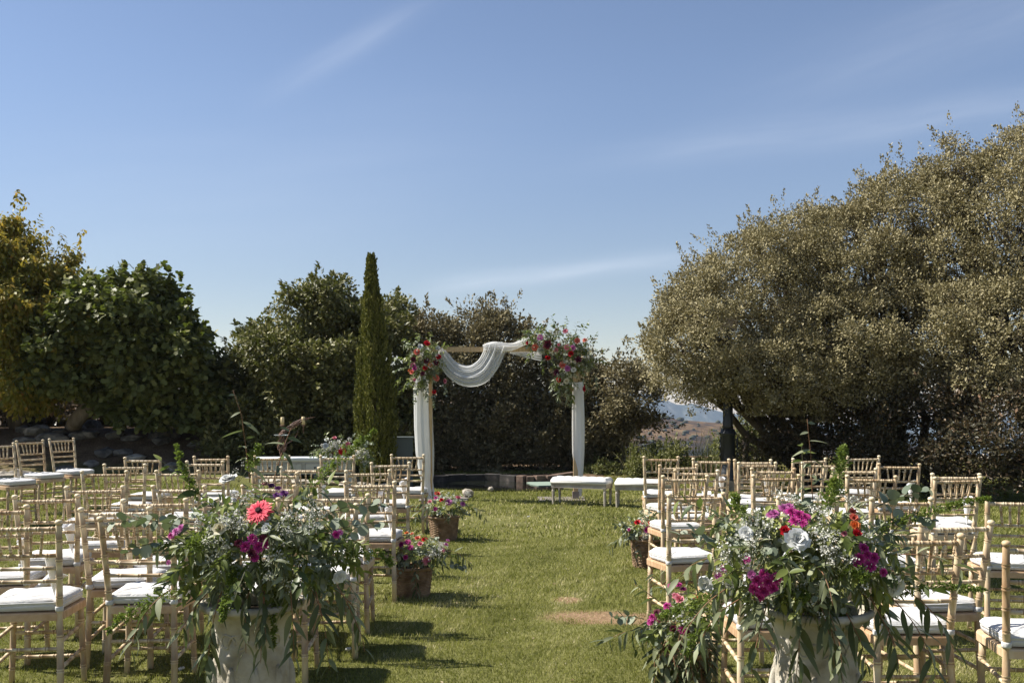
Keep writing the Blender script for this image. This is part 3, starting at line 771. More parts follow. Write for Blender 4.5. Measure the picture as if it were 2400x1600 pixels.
def back_pt(s, z):
    """point on a rear post"""
    if z >= 0.44:
        u = (z-0.44)/(0.90-0.44); return Vector((s*(SW+(TW-SW)*u), -0.005-0.055*u-0.02*u*u, z))
    u = 1-z/0.44; return Vector((s*(SW+0.012*u), -0.005-0.035*u*u, z))
def make_chair():
    root = empty('chair')
    for s in (-1, 1):
        mid = [back_pt(s, z) for z in (0.15, 0.30, 0.44, 0.56, 0.68, 0.80)]
        mb = bamboo(back_pt(s, 0), back_pt(s, 0.888), 0.0175, 0.0155, [0.17, 0.36, 0.585, 0.70, 0.80, 0.915], 10, mid, True)
        obj('back_post', bmesh_('back_post', mb), root)
    for name, z, r in (('top_rail', 0.873, .0118), ('back_rail', 0.738, .0098), ('back_rail', 0.672, .0095), ('back_rail', 0.606, .0095)):
        a_, b_ = back_pt(-1, z), back_pt(1, z)
        mid = [a_.lerp(b_, .5)+Vector((0, -0.012, 0))]
        nd = [0.10, .27, .385, .5, .615, .73, .90] if name == 'top_rail' else ([.14, .32, .5, .68, .86] if z > .7 else [.2, .5, .8])
        obj(name, bmesh_(name, bamboo(a_, b_, r, r, nd, 8, mid)), root)
    for k in (-2, -1, 0, 1, 2):
        zt, zb = 0.868, 0.742
        yt = back_pt(1, zt).y-0.010; yb = back_pt(1, zb).y-0.010
        obj('spindle', bmesh_('spindle', bamboo((k*0.0555, yt, zt), (k*0.046, yb, zb), .0078, .0078, [.22, .78], 6)), root)
    # seat frame: rounded trapezoid
    def outline(hb, hf, y0, y1, rc, n=5, bulge=0.02):
        cs = [(-hb, y0), (hb, y0), (hf, y1), (-hf, y1)]; P = []
        for i in range(4):
            c = Vector(cs[i]); a_ = Vector(cs[i-1]); b_ = Vector(cs[(i+1) % 4])
            u1 = (a_-c).normalized(); u2 = (b_-c).normalized(); rr = rc if i > 1 else rc*0.4
            for k in range(n+1):
                q = k/n; P.append(c+u1*rr*(1-q)**2+u2*rr*q**2)
        P = [Vector((p.x, p.y+(bulge*(1-(p.x/hf)**2) if p.y > y1-0.05 else 0))) for p in P]
        return P
    O = outline(0.175, 0.205, -0.022, 0.372, 0.075)
    n = len(O); mb = MB()
    cx, cy_ = 0, .18
    rings = [(1.0, .405), (1.0, .438), (.985, .445), (.80, .447)]
    vs = []
    for k, z in rings: vs += [((p.x-cx)*k+cx, (p.y-cy_)*k+cy_, z) for p in O]
    fs = []
    for i in range(len(rings)-1):
        for k in range(n): fs.append((i*n+k, i*n+(k+1) % n, (i+1)*n+(k+1) % n, (i+1)*n+k))
    fs.append(tuple(range(n-1, -1, -1))); fs.append(tuple((len(rings)-1)*n+k for k in range(n)))
    mb.add(vs, fs); obj('seat', mb.mesh('seat', m_seatwood, False), root)
    cushes = []
    for vnt in range(3):
        O = outline(0.165, 0.193, -0.008, 0.362, 0.085); n = len(O); mb = MB(); rr_ = random.Random(vnt)
        rings = [(.90, .4495), (.985, .456), (1.0, .470), (1.0, .4755), (.985, .4775), (1.003, .480), (1.0, .492), (.965, .503), (.80, .512), (.55, .516), (.28, .517)]
        vs = []
        for i, (k, z) in enumerate(rings):
            for q, p in enumerate(O):
                wv = 0.004*math.sin(q*1.1+vnt*2+i*.3)+0.003*math.sin(q*2.3+vnt)
                dz = wv*(1 if i > 1 else .2)+(0.003*math.sin(p.y*28+vnt) if i > 6 else 0)
                vs.append(((p.x)*k, (p.y-cy_)*k+cy_, z+dz))
        fs = []
        for i in range(len(rings)-1):
            for k in range(n): fs.append((i*n+k, i*n+(k+1) % n, (i+1)*n+(k+1) % n, (i+1)*n+k))
        fs.append(tuple(range(n-1, -1, -1))); fs.append(tuple((len(rings)-1)*n+k for k in range(n)))
        mb.add(vs, fs); cushes.append(mb.mesh('cushion', m_cush))
    cu = obj('cushion', cushes[0], root)
    O = outline(0.165, 0.193, -0.008, 0.362, 0.085); mb = MB()
    mb.tube([(p.x*1.0, (p.y-cy_)*1.0+cy_, .4925+.0025*math.sin(q*1.1)) for q, p in enumerate(O+[O[0]])], .0032, 5, False)
    obj('piping', mb.mesh('piping', m_cush), cu)
    for s in (-1, 1):
        mb = MB(); pb = back_pt(s, .462); mb.lathe([(.0195, -.012), (.0215, -.006), (.0215, .008), (.0195, .013)], 10, pb)
        mb.box((pb.x-s*.018, pb.y+.022, pb.z), (.018, .035, .012))
        obj('strap', mb.mesh('strap', m_cush), cu)
        f0, f1 = Vector((s*FW*1.03, .33, 0)), Vector((s*FW*.94, .325, .41))
        obj('front_leg', bmesh_('front_leg', bamboo(f0, f1, .0145, .0165, [.2, .42, .80], 10)), root)
        fl = lambda z: f0.lerp(f1, z/.41)
        for z in (.30, .17):
            obj('side_stretcher', bmesh_('side_stretcher', bamboo(back_pt(s, z-.01), fl(z+.01), .0098, .0098, [.25, .5, .75], 7)), root)
    flp = lambda s, z: Vector((s*FW*(1.03-.09*z/.41), .33-.005*z/.41, z))
    for z in (.27, .14): obj('front_stretcher', bmesh_('front_stretcher', bamboo(flp(-1, z), flp(1, z), .0098, .0098, [.2, .4, .6, .8], 7)), root)
    obj('back_stretcher', bmesh_('back_stretcher', bamboo(back_pt(-1, .26), back_pt(1, .26), .0098, .0098, [.2, .4, .6, .8], 7)), root)
    return root, cushes
proto, CUSH = make_chair()
TOPZ = 0.918
def chair_at(pl, pr, label, group, ys=None, rot=None, cone=0):
    """pl, pr: photo pixels of the two post tops"""
    global used
    if ys is None: ys = (pl[1]+pr[1])/2
    s = (ys-Y0)/(H-TOPZ)
    d = F/s
    if rot is None:
        ds = (pr[1]-pl[1])/(H-TOPZ); dd = -d*ds/s
        rot = math.asin(max(-.19, min(.19, dd/.37*0.42)))+random.uniform(-.02, .02)
    X = ((pl[0]+pr[0])/2-1200)/s
    g = float(gz(X, d))
    off = Vector((0, -0.08, 0)); off.rotate(Euler((0, 0, rot)))
    o = proto if not used else copy_tree(proto)
    used = True
    o.location = (X-off.x, d-off.y, g); o.rotation_euler = (random.uniform(-.008, .008), random.uniform(-.008, .008), rot)
    for ch in o.children:
        if ch.name.startswith('cushion'): ch.data = CUSH[random.randrange(3)]
    tag(o, label, 'chair', group)
    CH.append((o, cone, label))
    return o
used = False; CH = []
GL = 'chairs left of the aisle'; GRR = 'chairs right of the aisle'
# left block, front row (nearest the arch) first
L_ = [
 ((915.5, 1063), (994.7, 1063), 'front row left of the aisle, on the aisle before the arch drape', 0),
 ((752, 1066), (829.4, 1065.7), 'front row left of the aisle, in front of the console drawers', 0),
 ((597, 1068.5), (676.7, 1067), 'front row left of the aisle, under the candle stand', 0),
 ((453.7, 1069), (537, 1069), 'front row left of the aisle, fourth from the aisle', 0),
 ((289.8, 1071), (375.3, 1070.5), 'front row left of the aisle, fifth and farthest from the aisle', 0),
 ((873, 1082.5), (959.6, 1081), 'second row left of the aisle, on the aisle with a paper cone', 1),
 ((661, 1091.6), (748, 1095), 'second row left of the aisle, turned slightly left with a cone', 1),
 ((437.5, 1079), (523.6, 1080), 'second row left of the aisle, third from the aisle', 0),
 ((245, 1088), (337, 1083.6), 'second row left of the aisle, fourth from the aisle', 0),
 ((816.8, 1104), (909, 1100), 'third row left of the aisle, on the aisle beside the far basket', 1),
 ((597, 1106), (693, 1105.4), 'third row left of the aisle, second from the aisle', 0),
 ((371.5, 1099), (464, 1099), 'third row left of the aisle, third from the aisle', 0),
 ((193, 1102), (293, 1100), 'third row left of the aisle, outermost', 0),
 ((815, 1126), (921, 1127), 'fourth row left of the aisle, on the aisle', 1),
 ((575, 1135), (683, 1135), 'fourth row left of the aisle, behind the tip of the urn bouquet', 0),
 ((365.7, 1136), (473.8, 1137), 'fourth row left of the aisle, third from the aisle', 0),
 ((164.5, 1141.6), (277.4, 1136), 'fourth row left of the aisle, outermost', 0),
 ((733, 1156), (858.5, 1153.6), 'fifth row left of the aisle, on the aisle beside the near basket', 1),
 ((520, 1166), (642, 1163), 'fifth row left of the aisle, hidden mostly by the urn bouquet', 0),
 ((300.7, 1169), (428, 1167), 'fifth row left of the aisle, third from the aisle', 0),
 ((43, 1164), (176, 1156), 'fifth row left of the aisle, outermost with a cone hanging at its post', 1),
 ((690, 1180), (831.7, 1176), 'sixth row left of the aisle, on the aisle with a cone', 1),
 ((193, 1190), (352, 1186), 'sixth row left of the aisle, third from the aisle', 0),
 ((-88, 1189), (50.7, 1183), 'sixth row left of the aisle, cut by the left picture edge', 1),
 ((551, 1203), (717, 1201), 'nearest row left of the aisle, behind the left stone urn', 0),
 ((233.4, 1210), (411, 1208), 'nearest row left of the aisle, between the urn and the left end', 0),
 ((-44, 1222), (140.6, 1216), 'nearest row left of the aisle, closest chair at the lower left corner', 1),
]
for a_, b_, l_, c_ in L_: chair_at(a_, b_, 'wooden chair, '+l_, GL, cone=c_)
R_ = [
 ((1510.6, 1067.7), (1587, 1068.7), 'front row right of the aisle, on the aisle beside the white benches', 0),
 ((1626.4, 1071.6), (1703.8, 1074), 'front row right of the aisle, just before the lamp post', 1),
 ((1725.8, 1073.5), (1804.3, 1074.8), 'front row right of the aisle, third from the aisle', 0),
 ((1858.4, 1073.5), (1936.3, 1070.6), 'front row right of the aisle, fourth from the aisle', 0),
 ((1983.2, 1068.7), (2063.7, 1067.2), 'front row right of the aisle, fifth from the aisle', 0),
 ((2063, 1081.6), (2153, 1088.3), 'front row right of the aisle, sixth, turned slightly toward the hedge', 1),
 ((2191.3, 1102.6), (2291.8, 1112.2), 'front row right of the aisle, last, seen behind another chair back', 0),
 ((1547, 1089.4), (1634.6, 1085), 'second row right of the aisle, on the aisle', 0),
 ((1730.6, 1081.7), (1815.8, 1081), 'second row right of the aisle, with a paper cone', 1),
 ((1879.5, 1082), (1968.8, 1082.5), 'second row right of the aisle, third from the aisle', 0),
 ((1584.3, 1099.3), (1678, 1099.7), 'third row right of the aisle, on the aisle with a cone', 1),
 ((1763, 1095.5), (1859.8, 1097.4), 'third row right of the aisle, second from the aisle', 0),
 ((1952.6, 1094.5), (2051, 1097.4), 'third row right of the aisle, third, with a cone', 1),
 ((1553.7, 1113.6), (1658, 1110.8), 'fourth row right of the aisle, on the aisle beside the far right basket', 0),
 ((1768.5, 1112), (1872.6, 1112), 'fourth row right of the aisle, second from the aisle', 1),
 ((1988.5, 1112.3), (2096.6, 1116), 'fourth row right of the aisle, third from the aisle', 0),
 ((2189.4, 1116), (2303, 1115), 'fourth row right of the aisle, outermost, with cone and wide cushion', 1),
 ((1573.7, 1160), (1696, 1152), 'fifth row right of the aisle, on the aisle with a plain white cushion', 0),
 ((1830, 1160), (1953, 1160), 'fifth row right of the aisle, hidden behind the right bouquet', 0),
 ((2045, 1163), (2177.5, 1162), 'fifth row right of the aisle, right of the bouquet fern', 0),
 ((2323.3, 1161), (2455, 1166), 'fifth row right of the aisle, cut by the right picture edge', 0),
 ((1676, 1200.7), (1837, 1200), 'sixth row right of the aisle, post rising left of the bouquet', 0),
 ((2162.6, 1223), (2318.5, 1216.4), 'sixth row right of the aisle, whole back visible right of the bouquet', 0),
 ((1735, 1242), (1925, 1242), 'nearest row right of the aisle, behind the right stone urn', 0),
 ((2060, 1250), (2255.4, 1250), 'nearest row right of the aisle, right of the urn under hanging leaves', 0),
 ((2371, 1263), (2570, 1275), 'nearest row right of the aisle, cut by the lower right corner', 0),
]
for a_, b_, l_, c_ in R_: chair_at(a_, b_, 'wooden chair, '+l_, GRR, cone=c_)
# three chairs at the far left turned to face the aisle
for i, (px, py, dd, l_) in enumerate([(8, 0, 11.5, 'nearest of the three side-on chairs, cut by the left picture edge'), (80, 0, 12.5, 'middle one of the three side-on chairs at the far left'), (154, 0, 13.2, 'farthest of the three side-on chairs, before the rocky bank')]):
    o = copy_tree(proto); X = (px-1200)/F*dd
    o.location = (X, dd, float(gz(X, dd))); o.rotation_euler = (0, 0, R(-118))
    tag(o, 'wooden chair, '+l_, 'chair', 'chairs turned to face the aisle')

# paper cones printed with sprigs, standing at the right post of some seats
m_paper = mat('printed_paper', (0.8, 0.8, 0.8), 0.7, 0.2); t = m_paper.node_tree; b = t.nodes['Principled BSDF']
v = mapping(t); vo_ = N(t, 'ShaderNodeTexVoronoi'); vo_.inputs['Scale'].default_value = 34; vo_.inputs['Randomness'].default_value = 1.0
dn = N(t, 'ShaderNodeMixRGB'); 
mg = N(t, 'ShaderNodeVectorMath', operation='ADD'); t.links.new(v, mg.inputs[0])
nn = N(t, 'ShaderNodeTexNoise'); nn.inputs['Scale'].default_value = 60; t.links.new(v, nn.inputs['Vector'])
ms = N(t, 'ShaderNodeVectorMath', operation='SCALE'); ms.inputs['Scale'].default_value = 0.035; t.links.new(nn.outputs['Color'], ms.inputs[0]); t.links.new(ms.outputs[0], mg.inputs[1])
t.links.new(mg.outputs[0], vo_.inputs['Vector'])
gate = ramp(t, tnoise(t, v, 11, 2), [(0.50, (0, 0, 0)), (0.56, (1, 1, 1))])
dots = ramp(t, vo_.outputs['Distance'], [(0.20, (1, 1, 1)), (0.32, (0, 0, 0))])
t.links.new(mixcol(t, mixcol(t, 1.0, gate, dots, 'MULTIPLY'), (0.80, 0.81, 0.83), (0.10, 0.16, 0.20)), b.inputs['Base Color'])
m_rice = mat('paper_inner', (0.72, 0.70, 0.68), 0.8, 0.1)
def cone_mesh():
    mb = MB(); n = 14; L = .21; r = .042
    vs = []
    for i in range(5):
        u = i/4
        for k in range(n):
            a = 2*math.pi*k/n; z = L*u+(0.028*math.cos(a) if i == 4 else 0)
            vs.append((r*u*math.cos(a)+.0006, r*u*math.sin(a), z))
    fs = []
    for i in range(4):
        for k in range(n): fs.append((i*n+k, i*n+(k+1) % n, (i+1)*n+(k+1) % n, (i+1)*n+k))
    fs.append(tuple(range(n-1, -1, -1)))
    mb.add(vs, fs); me = mb.mesh('cone', m_paper)
    mi = MB(); mi.add([(r*.94*math.cos(2*math.pi*k/n), r*.94*math.sin(2*math.pi*k/n), L*.9+.025*math.cos(2*math.pi*k/n)) for k in range(n)]+[(0, 0, L*.78)], [(k, (k+1) % n, n) for k in range(n)])
    return me, mi.mesh('lining', m_rice)
CM, LM = cone_mesh()
for o, cflag, lab in CH:
    if not cflag: continue
    c = bpy.data.objects.new('paper_cone', CM); link(c)
    M = Matrix.Translation(o.location) @ Euler((0, 0, o.rotation_euler.z)).to_matrix().to_4x4()
    c.location = M @ Vector((.128+random.uniform(-.006, .006), .035, .515))
    c.rotation_euler = (random.uniform(-.16, .02), random.uniform(-.05, .16), random.uniform(0, 6.28))
    li = bpy.data.objects.new('lining', LM); link(li, c)
    tag(c, 'printed paper cone, '+re.sub(r',? with (a |a paper )?cone.*| with a paper cone|,? cut by.*|, turned.*', '', lab.split(', ', 1)[1]), 'paper cone', 'paper cones on the seats')
# one cone lying across a seat at the left edge
c = bpy.data.objects.new('paper_cone', CM); link(c); link(bpy.data.objects.new('lining', LM), c)
g = PX(62, 1392, 5.75); c.location = g; c.rotation_euler = (R(-20), R(55), 0)
tag(c, 'printed paper cone tipped over on a white seat at the left edge', 'paper cone', 'paper cones on the seats')
# ------------------------------------------------------------------ benches
m_bench = noisy('bench_frame', [(0.3, (0.30, 0.25, 0.20)), (0.6, (0.46, 0.41, 0.34)), (0.8, (0.58, 0.53, 0.46))], 9, 0.6, 0.3, 0.2, 40, (1, 1, 1))
m_linen = mat('white_linen', (0.66, 0.64, 0.60), 0.85, 0.15)
t = m_linen.node_tree; bump(t, t.nodes['Principled BSDF'], tnoise(t, mapping(t), 14, 4), 0.25, 0.01)
def bench(loc, rz, L, W, Hh, label):
    r = empty('bench', loc, rz); tag(r, label, 'bench', 'upholstered benches before the arch')
    mb = MB(); nx, ny = 33, 13; vs = []
    for j in range(ny):
        for i in range(nx):
            u, w_ = i/(nx-1), j/(ny-1); x = (u-.5)*L; y = (w_-.5)*W
            e = min(1, min(u, 1-u)*L/.03, min(w_, 1-w_)*W/.03); e = math.sqrt(max(0, 1-(1-e)**2))
            tu = abs(math.sin(u*math.pi*7)); tv = abs(math.sin(w_*math.pi*2))
            z = Hh-.045+e*.035+0.018*e*(tu*.6+tv*.4)
            vs.append((x, y, z))
    fs = [(j*nx+i, j*nx+i+1, (j+1)*nx+i+1, (j+1)*nx+i) for j in range(ny-1) for i in range(nx-1)]
    mb.add(vs, fs); mb.box((0, 0, Hh-.064), (L-.002, W-.002, .04)); mb.build('cushion', m_linen, r)
    mb = MB(); mb.box((0, 0, Hh-.115), (L-.03, W-.03, .055)); mb.box((0, 0, Hh-.088), (L-.008, W-.008, .012)); mb.box((0, 0, Hh-.145), (L-.018, W-.018, .010))
    o = mb.build('apron', m_bench, r, False)
    for sx in (-1, 1):
        for sy in (-1, 1):
            mb = MB(); x, y = sx*(L/2-.035), sy*(W/2-.035)
            mb.box((x, y, Hh-.115), (.052, .052, .068))
            mb.lathe([(.014, 0), (.017, .01), (.020, .12), (.025, Hh-.20), (.018, Hh-.175), (.026, Hh-.160), (.026, Hh-.150)], 10, (x, y, 0))
            mb.build('leg', m_bench, r, False)
    return r
bench((1.03, 14.68, 0), R(-22), .86, .36, .405, 'left of two cream upholstered benches, below the right arch post')
bench((1.92, 14.35, 0), R(-10), .86, .36, .405, 'right of two cream upholstered benches, partly behind the front row chair')

# ------------------------------------------------------------------ console table
m_cream = noisy('chalk_white_paint', [(0.3, (0.30, 0.30, 0.25)), (0.45, (0.46, 0.46, 0.40)), (0.8, (0.56, 0.56, 0.50))], 7, 0.6, 0.25, 0.15, 40)
m_knob = mat('dark_iron', (0.03, 0.028, 0.025), 0.5, 0.5)
m_worn = mat('worn_groove', (0.10, 0.09, 0.07), 0.8, 0.1)
T0 = PX(716, 944, 12.9); T0.z = 0
tb = empty('console_table', T0, R(6)); tag(tb, 'aged cream console table with drawers behind the left front row', 'table')
LT, WT, HT = 1.28, .46, .795
mb = MB(); mb.box((0, 0, HT-.0125), (LT, WT, .025)); mb.box((0, 0, HT-.032), (LT-.04, WT-.04, .014)); o = mb.build('tabletop', mat('table_top_paint', (0.60, 0.63, 0.62), 0.5, 0.3), tb, False)
mb = MB(); mb.box((0, 0, HT-.12), (LT-.07, WT-.07, .162)); mb.build('body', m_cream, tb, False)
for i, x in enumerate((-.43, -.145, .14, .425)):
    mb = MB(); mb.box((x, -(WT-.07)/2-.004, HT-.12), (.265, .014, .125)); dr = mb.build('drawer', m_cream, tb, False)
    mb = MB()
    for (cx, cz, dx, dz) in ((0, .054, .25, .004), (0, -.054, .25, .004), (-.122, 0, .004, .108), (.122, 0, .004, .108)): mb.box((x+cx, -(WT-.07)/2-.0115, HT-.12+cz), (dx, .004, dz))
    mb.build('groove', m_worn, dr, False)
    mb = MB(); mb.ico((x, -(WT-.07)/2-.022, HT-.12), .014); mb.build('knob', m_knob, dr)
for sx in (-1, 1):
    for sy in (-1, 1):
        mb = MB(); x, y = sx*(LT/2-.065), sy*(WT/2-.065)
        mb.tube([(x, y, HT-.2), (x+sx*.02, y+sy*.01, .45), (x-sx*.012, y, .2), (x+sx*.03, y+sy*.02, 0)], [.032, .024, .016, .024], 8); mb.build('leg', m_cream, tb)

# candle stand of twisted vines
m_rust = noisy('rusty_metal', [(0.3, (0.06, 0.030, 0.018)), (0.6, (0.17, 0.085, 0.05)), (0.8, (0.27, 0.15, 0.10))], 20, 0.55, 0.4, 0.4, 60)
cs = empty('candle_stand', PX(661, 1072, 12.75)); cs.location.z = HT
tag(cs, 'twisted rusty metal candle stand shaped like a branch on the console table', 'candle stand')
B0 = cs.location.copy()
def q(px, py, dy=0.0): return PX(px, py, 12.75+dy)-B0
mb = MB()
mb.lathe([(.05, 0), (.05, .006), (.015, .012), (.012, .02)], 14)
for k in range(5):
    a = k*1.26
    P = []
    for i in range(12):
        u = i/11; wv = .018+.016*math.sin(u*math.pi)
        P.append(q(661+0*u, 1070-50*u)+Vector((math.cos(a+u*5)*wv*(1.6 if .3 < u < .8 else 1), math.sin(a+u*5)*wv, 0)))
    mb.tube(P, [.0085]*12, 6)
mb.tube([q(663, 1052), q(672, 1040, .02), q(690, 1028, .03), q(697, 1015, .02), q(698, 1008)], [.008, .007, .006, .005, .005], 6)
mb.build('stem', m_rust, cs)
mb = MB()
for k in range(20):
    ph = random.uniform(0, 6.28); r0_ = random.uniform(.02, .05); P = []; e = random.uniform(.55, 1.0); st_ = random.uniform(0, .15)
    for i in range(14):
        u = st_+(e-st_)*i/13
        sw = math.sin(min(1, u*1.15+.08)*math.pi)**.6
        c_ = q(652+92*u, 1022-46*u-9*math.sin(u*3.1), 0)
        P.append(c_+Vector((-.25*.02, 0, 0))+Vector((math.sin(ph+u*4)*.3, math.cos(ph+u*4), math.sin(ph+u*4)))*r0_*sw)
    mb.tube(P, [.0065*(1-.5*i/13) for i in range(14)], 5)
mb.build('branch', m_rust, cs)
m_wax = mat('ivory_wax', (0.62, 0.50, 0.27), 0.5, 0.4)
for px, py, side in ((662, 997, 'left, taller on its holder'), (711, 984+12, 'right, rising above the branch')):
    mb = MB(); c_ = q(px, py)
    mb.lathe([(.006, -.10), (.006, -.012), (.018, -.008), (.036, 0), (.034, .004), (.02, .003)], 14, c_); mb.build('holder', m_rust, cs)
    mb = MB(); mb.lathe([(.023, .004), (.023, .105), (.018, .108), (.010, .104)], 16, c_+B0)
    o = mb.build('candle', m_wax); mb = MB(); mb.tube([c_+B0+Vector((0, 0, .10)), c_+B0+Vector((.002, 0, .117))], .0015, 5); mb.build('wick', m_knob, o)
    tag(o, f'ivory pillar candle on the rusty stand, {side}', 'candle', 'candles on the rusty stand')
mb = MB(); mb.lathe([(.01, 0), (.085, .006), (.095, .016), (.09, .016), (.02, .008)], 20, q(659, 1021)); mb.build('glass_dish', mat('frosted_glass', (0.5, 0.55, 0.55), 0.15, 0.6, Alpha=0.6), cs)

# ------------------------------------------------------------------ flower arch
m_arch = noisy('arch_wood', [(0.3, (0.40, 0.26, 0.13)), (0.6, (0.55, 0.40, 0.22)), (0.8, (0.62, 0.48, 0.30))], 6, 0.6, 0.25, 0.15, 30, (6, 6, 1))
AD = 15.5
def A(px, py, dy=0): return PX(px, py, AD+dy)
ar = empty('wedding_arch', (A(1180, 944).x, AD, 0)); tag(ar, 'plain wooden ceremony arch frame on flat steel feet', 'arch')
ox = ar.location.copy()
xl, xr = A(1008, 0).x-ox.x, A(1349, 0).x-ox.x; zt = A(0, 812).z
m_steel = noisy('dull_steel_plate', [(0.3, (0.16, 0.135, 0.12)), (0.7, (0.27, 0.235, 0.21))], 5, 0.55, 0.4, 0.1, 30)
for x in (xl, xr):
    mb = MB(); mb.box((x, 0, zt/2-.01), (.07, .07, zt-.06)); mb.build('post', m_arch, ar, False)
    mb = MB(); mb.box((x+(.22 if x < 0 else -.22), 0, .010), (.74, .62, .012)); mb.box((x, 0, .07), (.10, .10, .11)); mb.build('base_plate', m_steel, ar, False)
mb = MB(); mb.box(((xl+xr)/2, 0, zt-.045), (xr-xl+.16, .06, .075)); mb.build('beam', m_arch, ar, False)

m_tulle = bpy.data.materials.new('white_tulle'); m_tulle.use_nodes = True; t = m_tulle.node_tree; b = t.nodes['Principled BSDF']
b.inputs['Base Color'].default_value = (.84, .84, .82, 1); b.inputs['Roughness'].default_value = .8; b.inputs['Specular IOR Level'].default_value = .1
at = N(t, 'ShaderNodeAttribute'); at.attribute_name = 'tone'
mp = N(t, 'ShaderNodeCombineXYZ'); t.links.new(math_node(t, 'MULTIPLY', at.outputs['Fac'], 26.0), mp.inputs[0])
ge = N(t, 'ShaderNodeNewGeometry'); 
vt = N(t, 'ShaderNodeVectorMath', operation='SCALE'); vt.inputs['Scale'].default_value = 0.8; t.links.new(ge.outputs['Position'], vt.inputs[0])
va = N(t, 'ShaderNodeVectorMath', operation='ADD'); t.links.new(mp.outputs[0], va.inputs[0]); t.links.new(vt.outputs[0], va.inputs[1])
al = N(t, 'ShaderNodeMapRange'); t.links.new(tnoise(t, va.outputs[0], 1.6, 3, .7), al.inputs[0]); al.inputs[1].default_value = .32; al.inputs[2].default_value = .62; al.inputs[3].default_value = .50; al.inputs[4].default_value = .97
tl = N(t, 'ShaderNodeBsdfTranslucent'); tl.inputs['Color'].default_value = (.82, .82, .80, 1)
m1 = N(t, 'ShaderNodeMixShader'); m1.inputs[0].default_value = .42; t.links.new(b.outputs[0], m1.inputs[1]); t.links.new(tl.outputs[0], m1.inputs[2])
tp = N(t, 'ShaderNodeBsdfTransparent'); m2 = N(t, 'ShaderNodeMixShader'); t.links.new(al.outputs[0], m2.inputs[0]); t.links.new(tp.outputs[0], m2.inputs[1]); t.links.new(m1.outputs[0], m2.inputs[2])
t.links.new(m2.outputs[0], t.nodes['Material Output'].inputs[0])
def sheet(name, P, tone, m, parent=None):
    """P: array (nu, nv, 3)"""
    nu, nv_ = P.shape[:2]; i = (np.arange(nu-1)[:, None]*nv_+np.arange(nv_-1)[None]).ravel()
    T = np.concatenate([np.stack([i, i+1, i+nv_+1], 1), np.stack([i, i+nv_+1, i+nv_], 1)])
    return np_mesh(name, P.reshape(-1, 3), T, m, np.tile(tone, nu), parent, True)
def curve(pts, n):
    pts = np.array(pts, float); k = len(pts); u = np.linspace(0, k-1, n); r = np.zeros((n, pts.shape[1]))
    for j, x in enumerate(u):
        i = min(int(x), k-2); f_ = x-i
        p0, p1, p2, p3 = pts[max(i-1, 0)], pts[i], pts[i+1], pts[min(i+2, k-1)]
        r[j] = .5*((2*p1)+(-p0+p2)*f_+(2*p0-5*p1+4*p2-p3)*f_**2+(-p0+3*p1-3*p2+p3)*f_**3)
    return r
up_ = curve([(1040, 812), (1052, 828), (1070, 848), (1097, 856), (1120, 844), (1133, 822), (1138, 806)], 60)
lo_ = curve([(1026, 824), (1036, 864), (1062, 893), (1098, 906), (1137, 897), (1167, 863), (1190, 812)], 60)
nv_ = 70; vvv = np.linspace(0, 1, nv_)
P = np.zeros((60, nv_, 3))
for i in range(60):
    mid_ = math.sin(math.pi*i/59)
    for j, v_ in enumerate(vvv):
        px = up_[i, 0]*(1-v_)+lo_[i, 0]*v_; py = up_[i, 1]*(1-v_)+lo_[i, 1]*v_
        dy = -.06-.10*math.sin(v_*math.pi)*mid_+.030*math.sin(v_*31+i*.05+1.5*math.sin(v_*9))+.016*math.sin(v_*67+1+i*.06)+.018*math.sin(v_*13+i*.11)
        P[i, j] = A(px, py, dy)
sw = empty('swag', A(1100, 812)); sw_l = sw.location
tag(sw, 'sheer white tulle draped in a deep swag from the arch beam', 'drape')
SL = np.array(sw_l)
sheet('swag_cloth', P-SL, vvv, m_tulle, sw)
# twist laid over the beam, rising to the right bunch
def rope(px_path, r, name, fold=7, dyo=-.045, flat=.7):
    C_ = curve(px_path, 50); n2 = 64; P = np.zeros((50, n2, 3))
    for i in range(50):
        c_ = np.array(A(C_[i, 0], C_[i, 1], dyo)); rr = C_[i, 2]*AD/F if C_.shape[1] > 2 else r
        j = min(i+1, 49); k_ = max(i-1, 0)
        tx, tz = C_[j, 0]-C_[k_, 0], -(C_[j, 1]-C_[k_, 1]); L_2 = math.hypot(tx, tz); nx_, nz_ = -tz/L_2, tx/L_2
        for q_ in range(n2):
            a = 2*math.pi*q_/(n2-1); rad = rr*(1+.16*math.sin(a*fold+i*.22)+.08*math.sin(a*13+i*.1))
            P[i, q_] = c_+np.array((nx_*math.cos(a)*rad, math.sin(a)*rad*flat, nz_*math.cos(a)*rad))
    return sheet(name, P-SL, np.linspace(0, 1, n2), m_tulle, sw)
rope([(1132, 814, 5), (1150, 812, 9), (1168, 812, 10), (1190, 814, 9), (1208, 810, 7), (1224, 803, 7), (1242, 796, 6)], .05, 'twist')
P = np.zeros((30, 40, 3))
for i in range(30):
    for j in range(40):
        u, v_ = i/29, j/39
        P[i, j] = A(1195+75*u, 822+3*u+(6+16*u)*v_, .04+.02*math.sin(v_*22)+.01*math.sin(u*9))
sheet('tail', P-SL, np.linspace(0, 1, 40), m_tulle, sw)

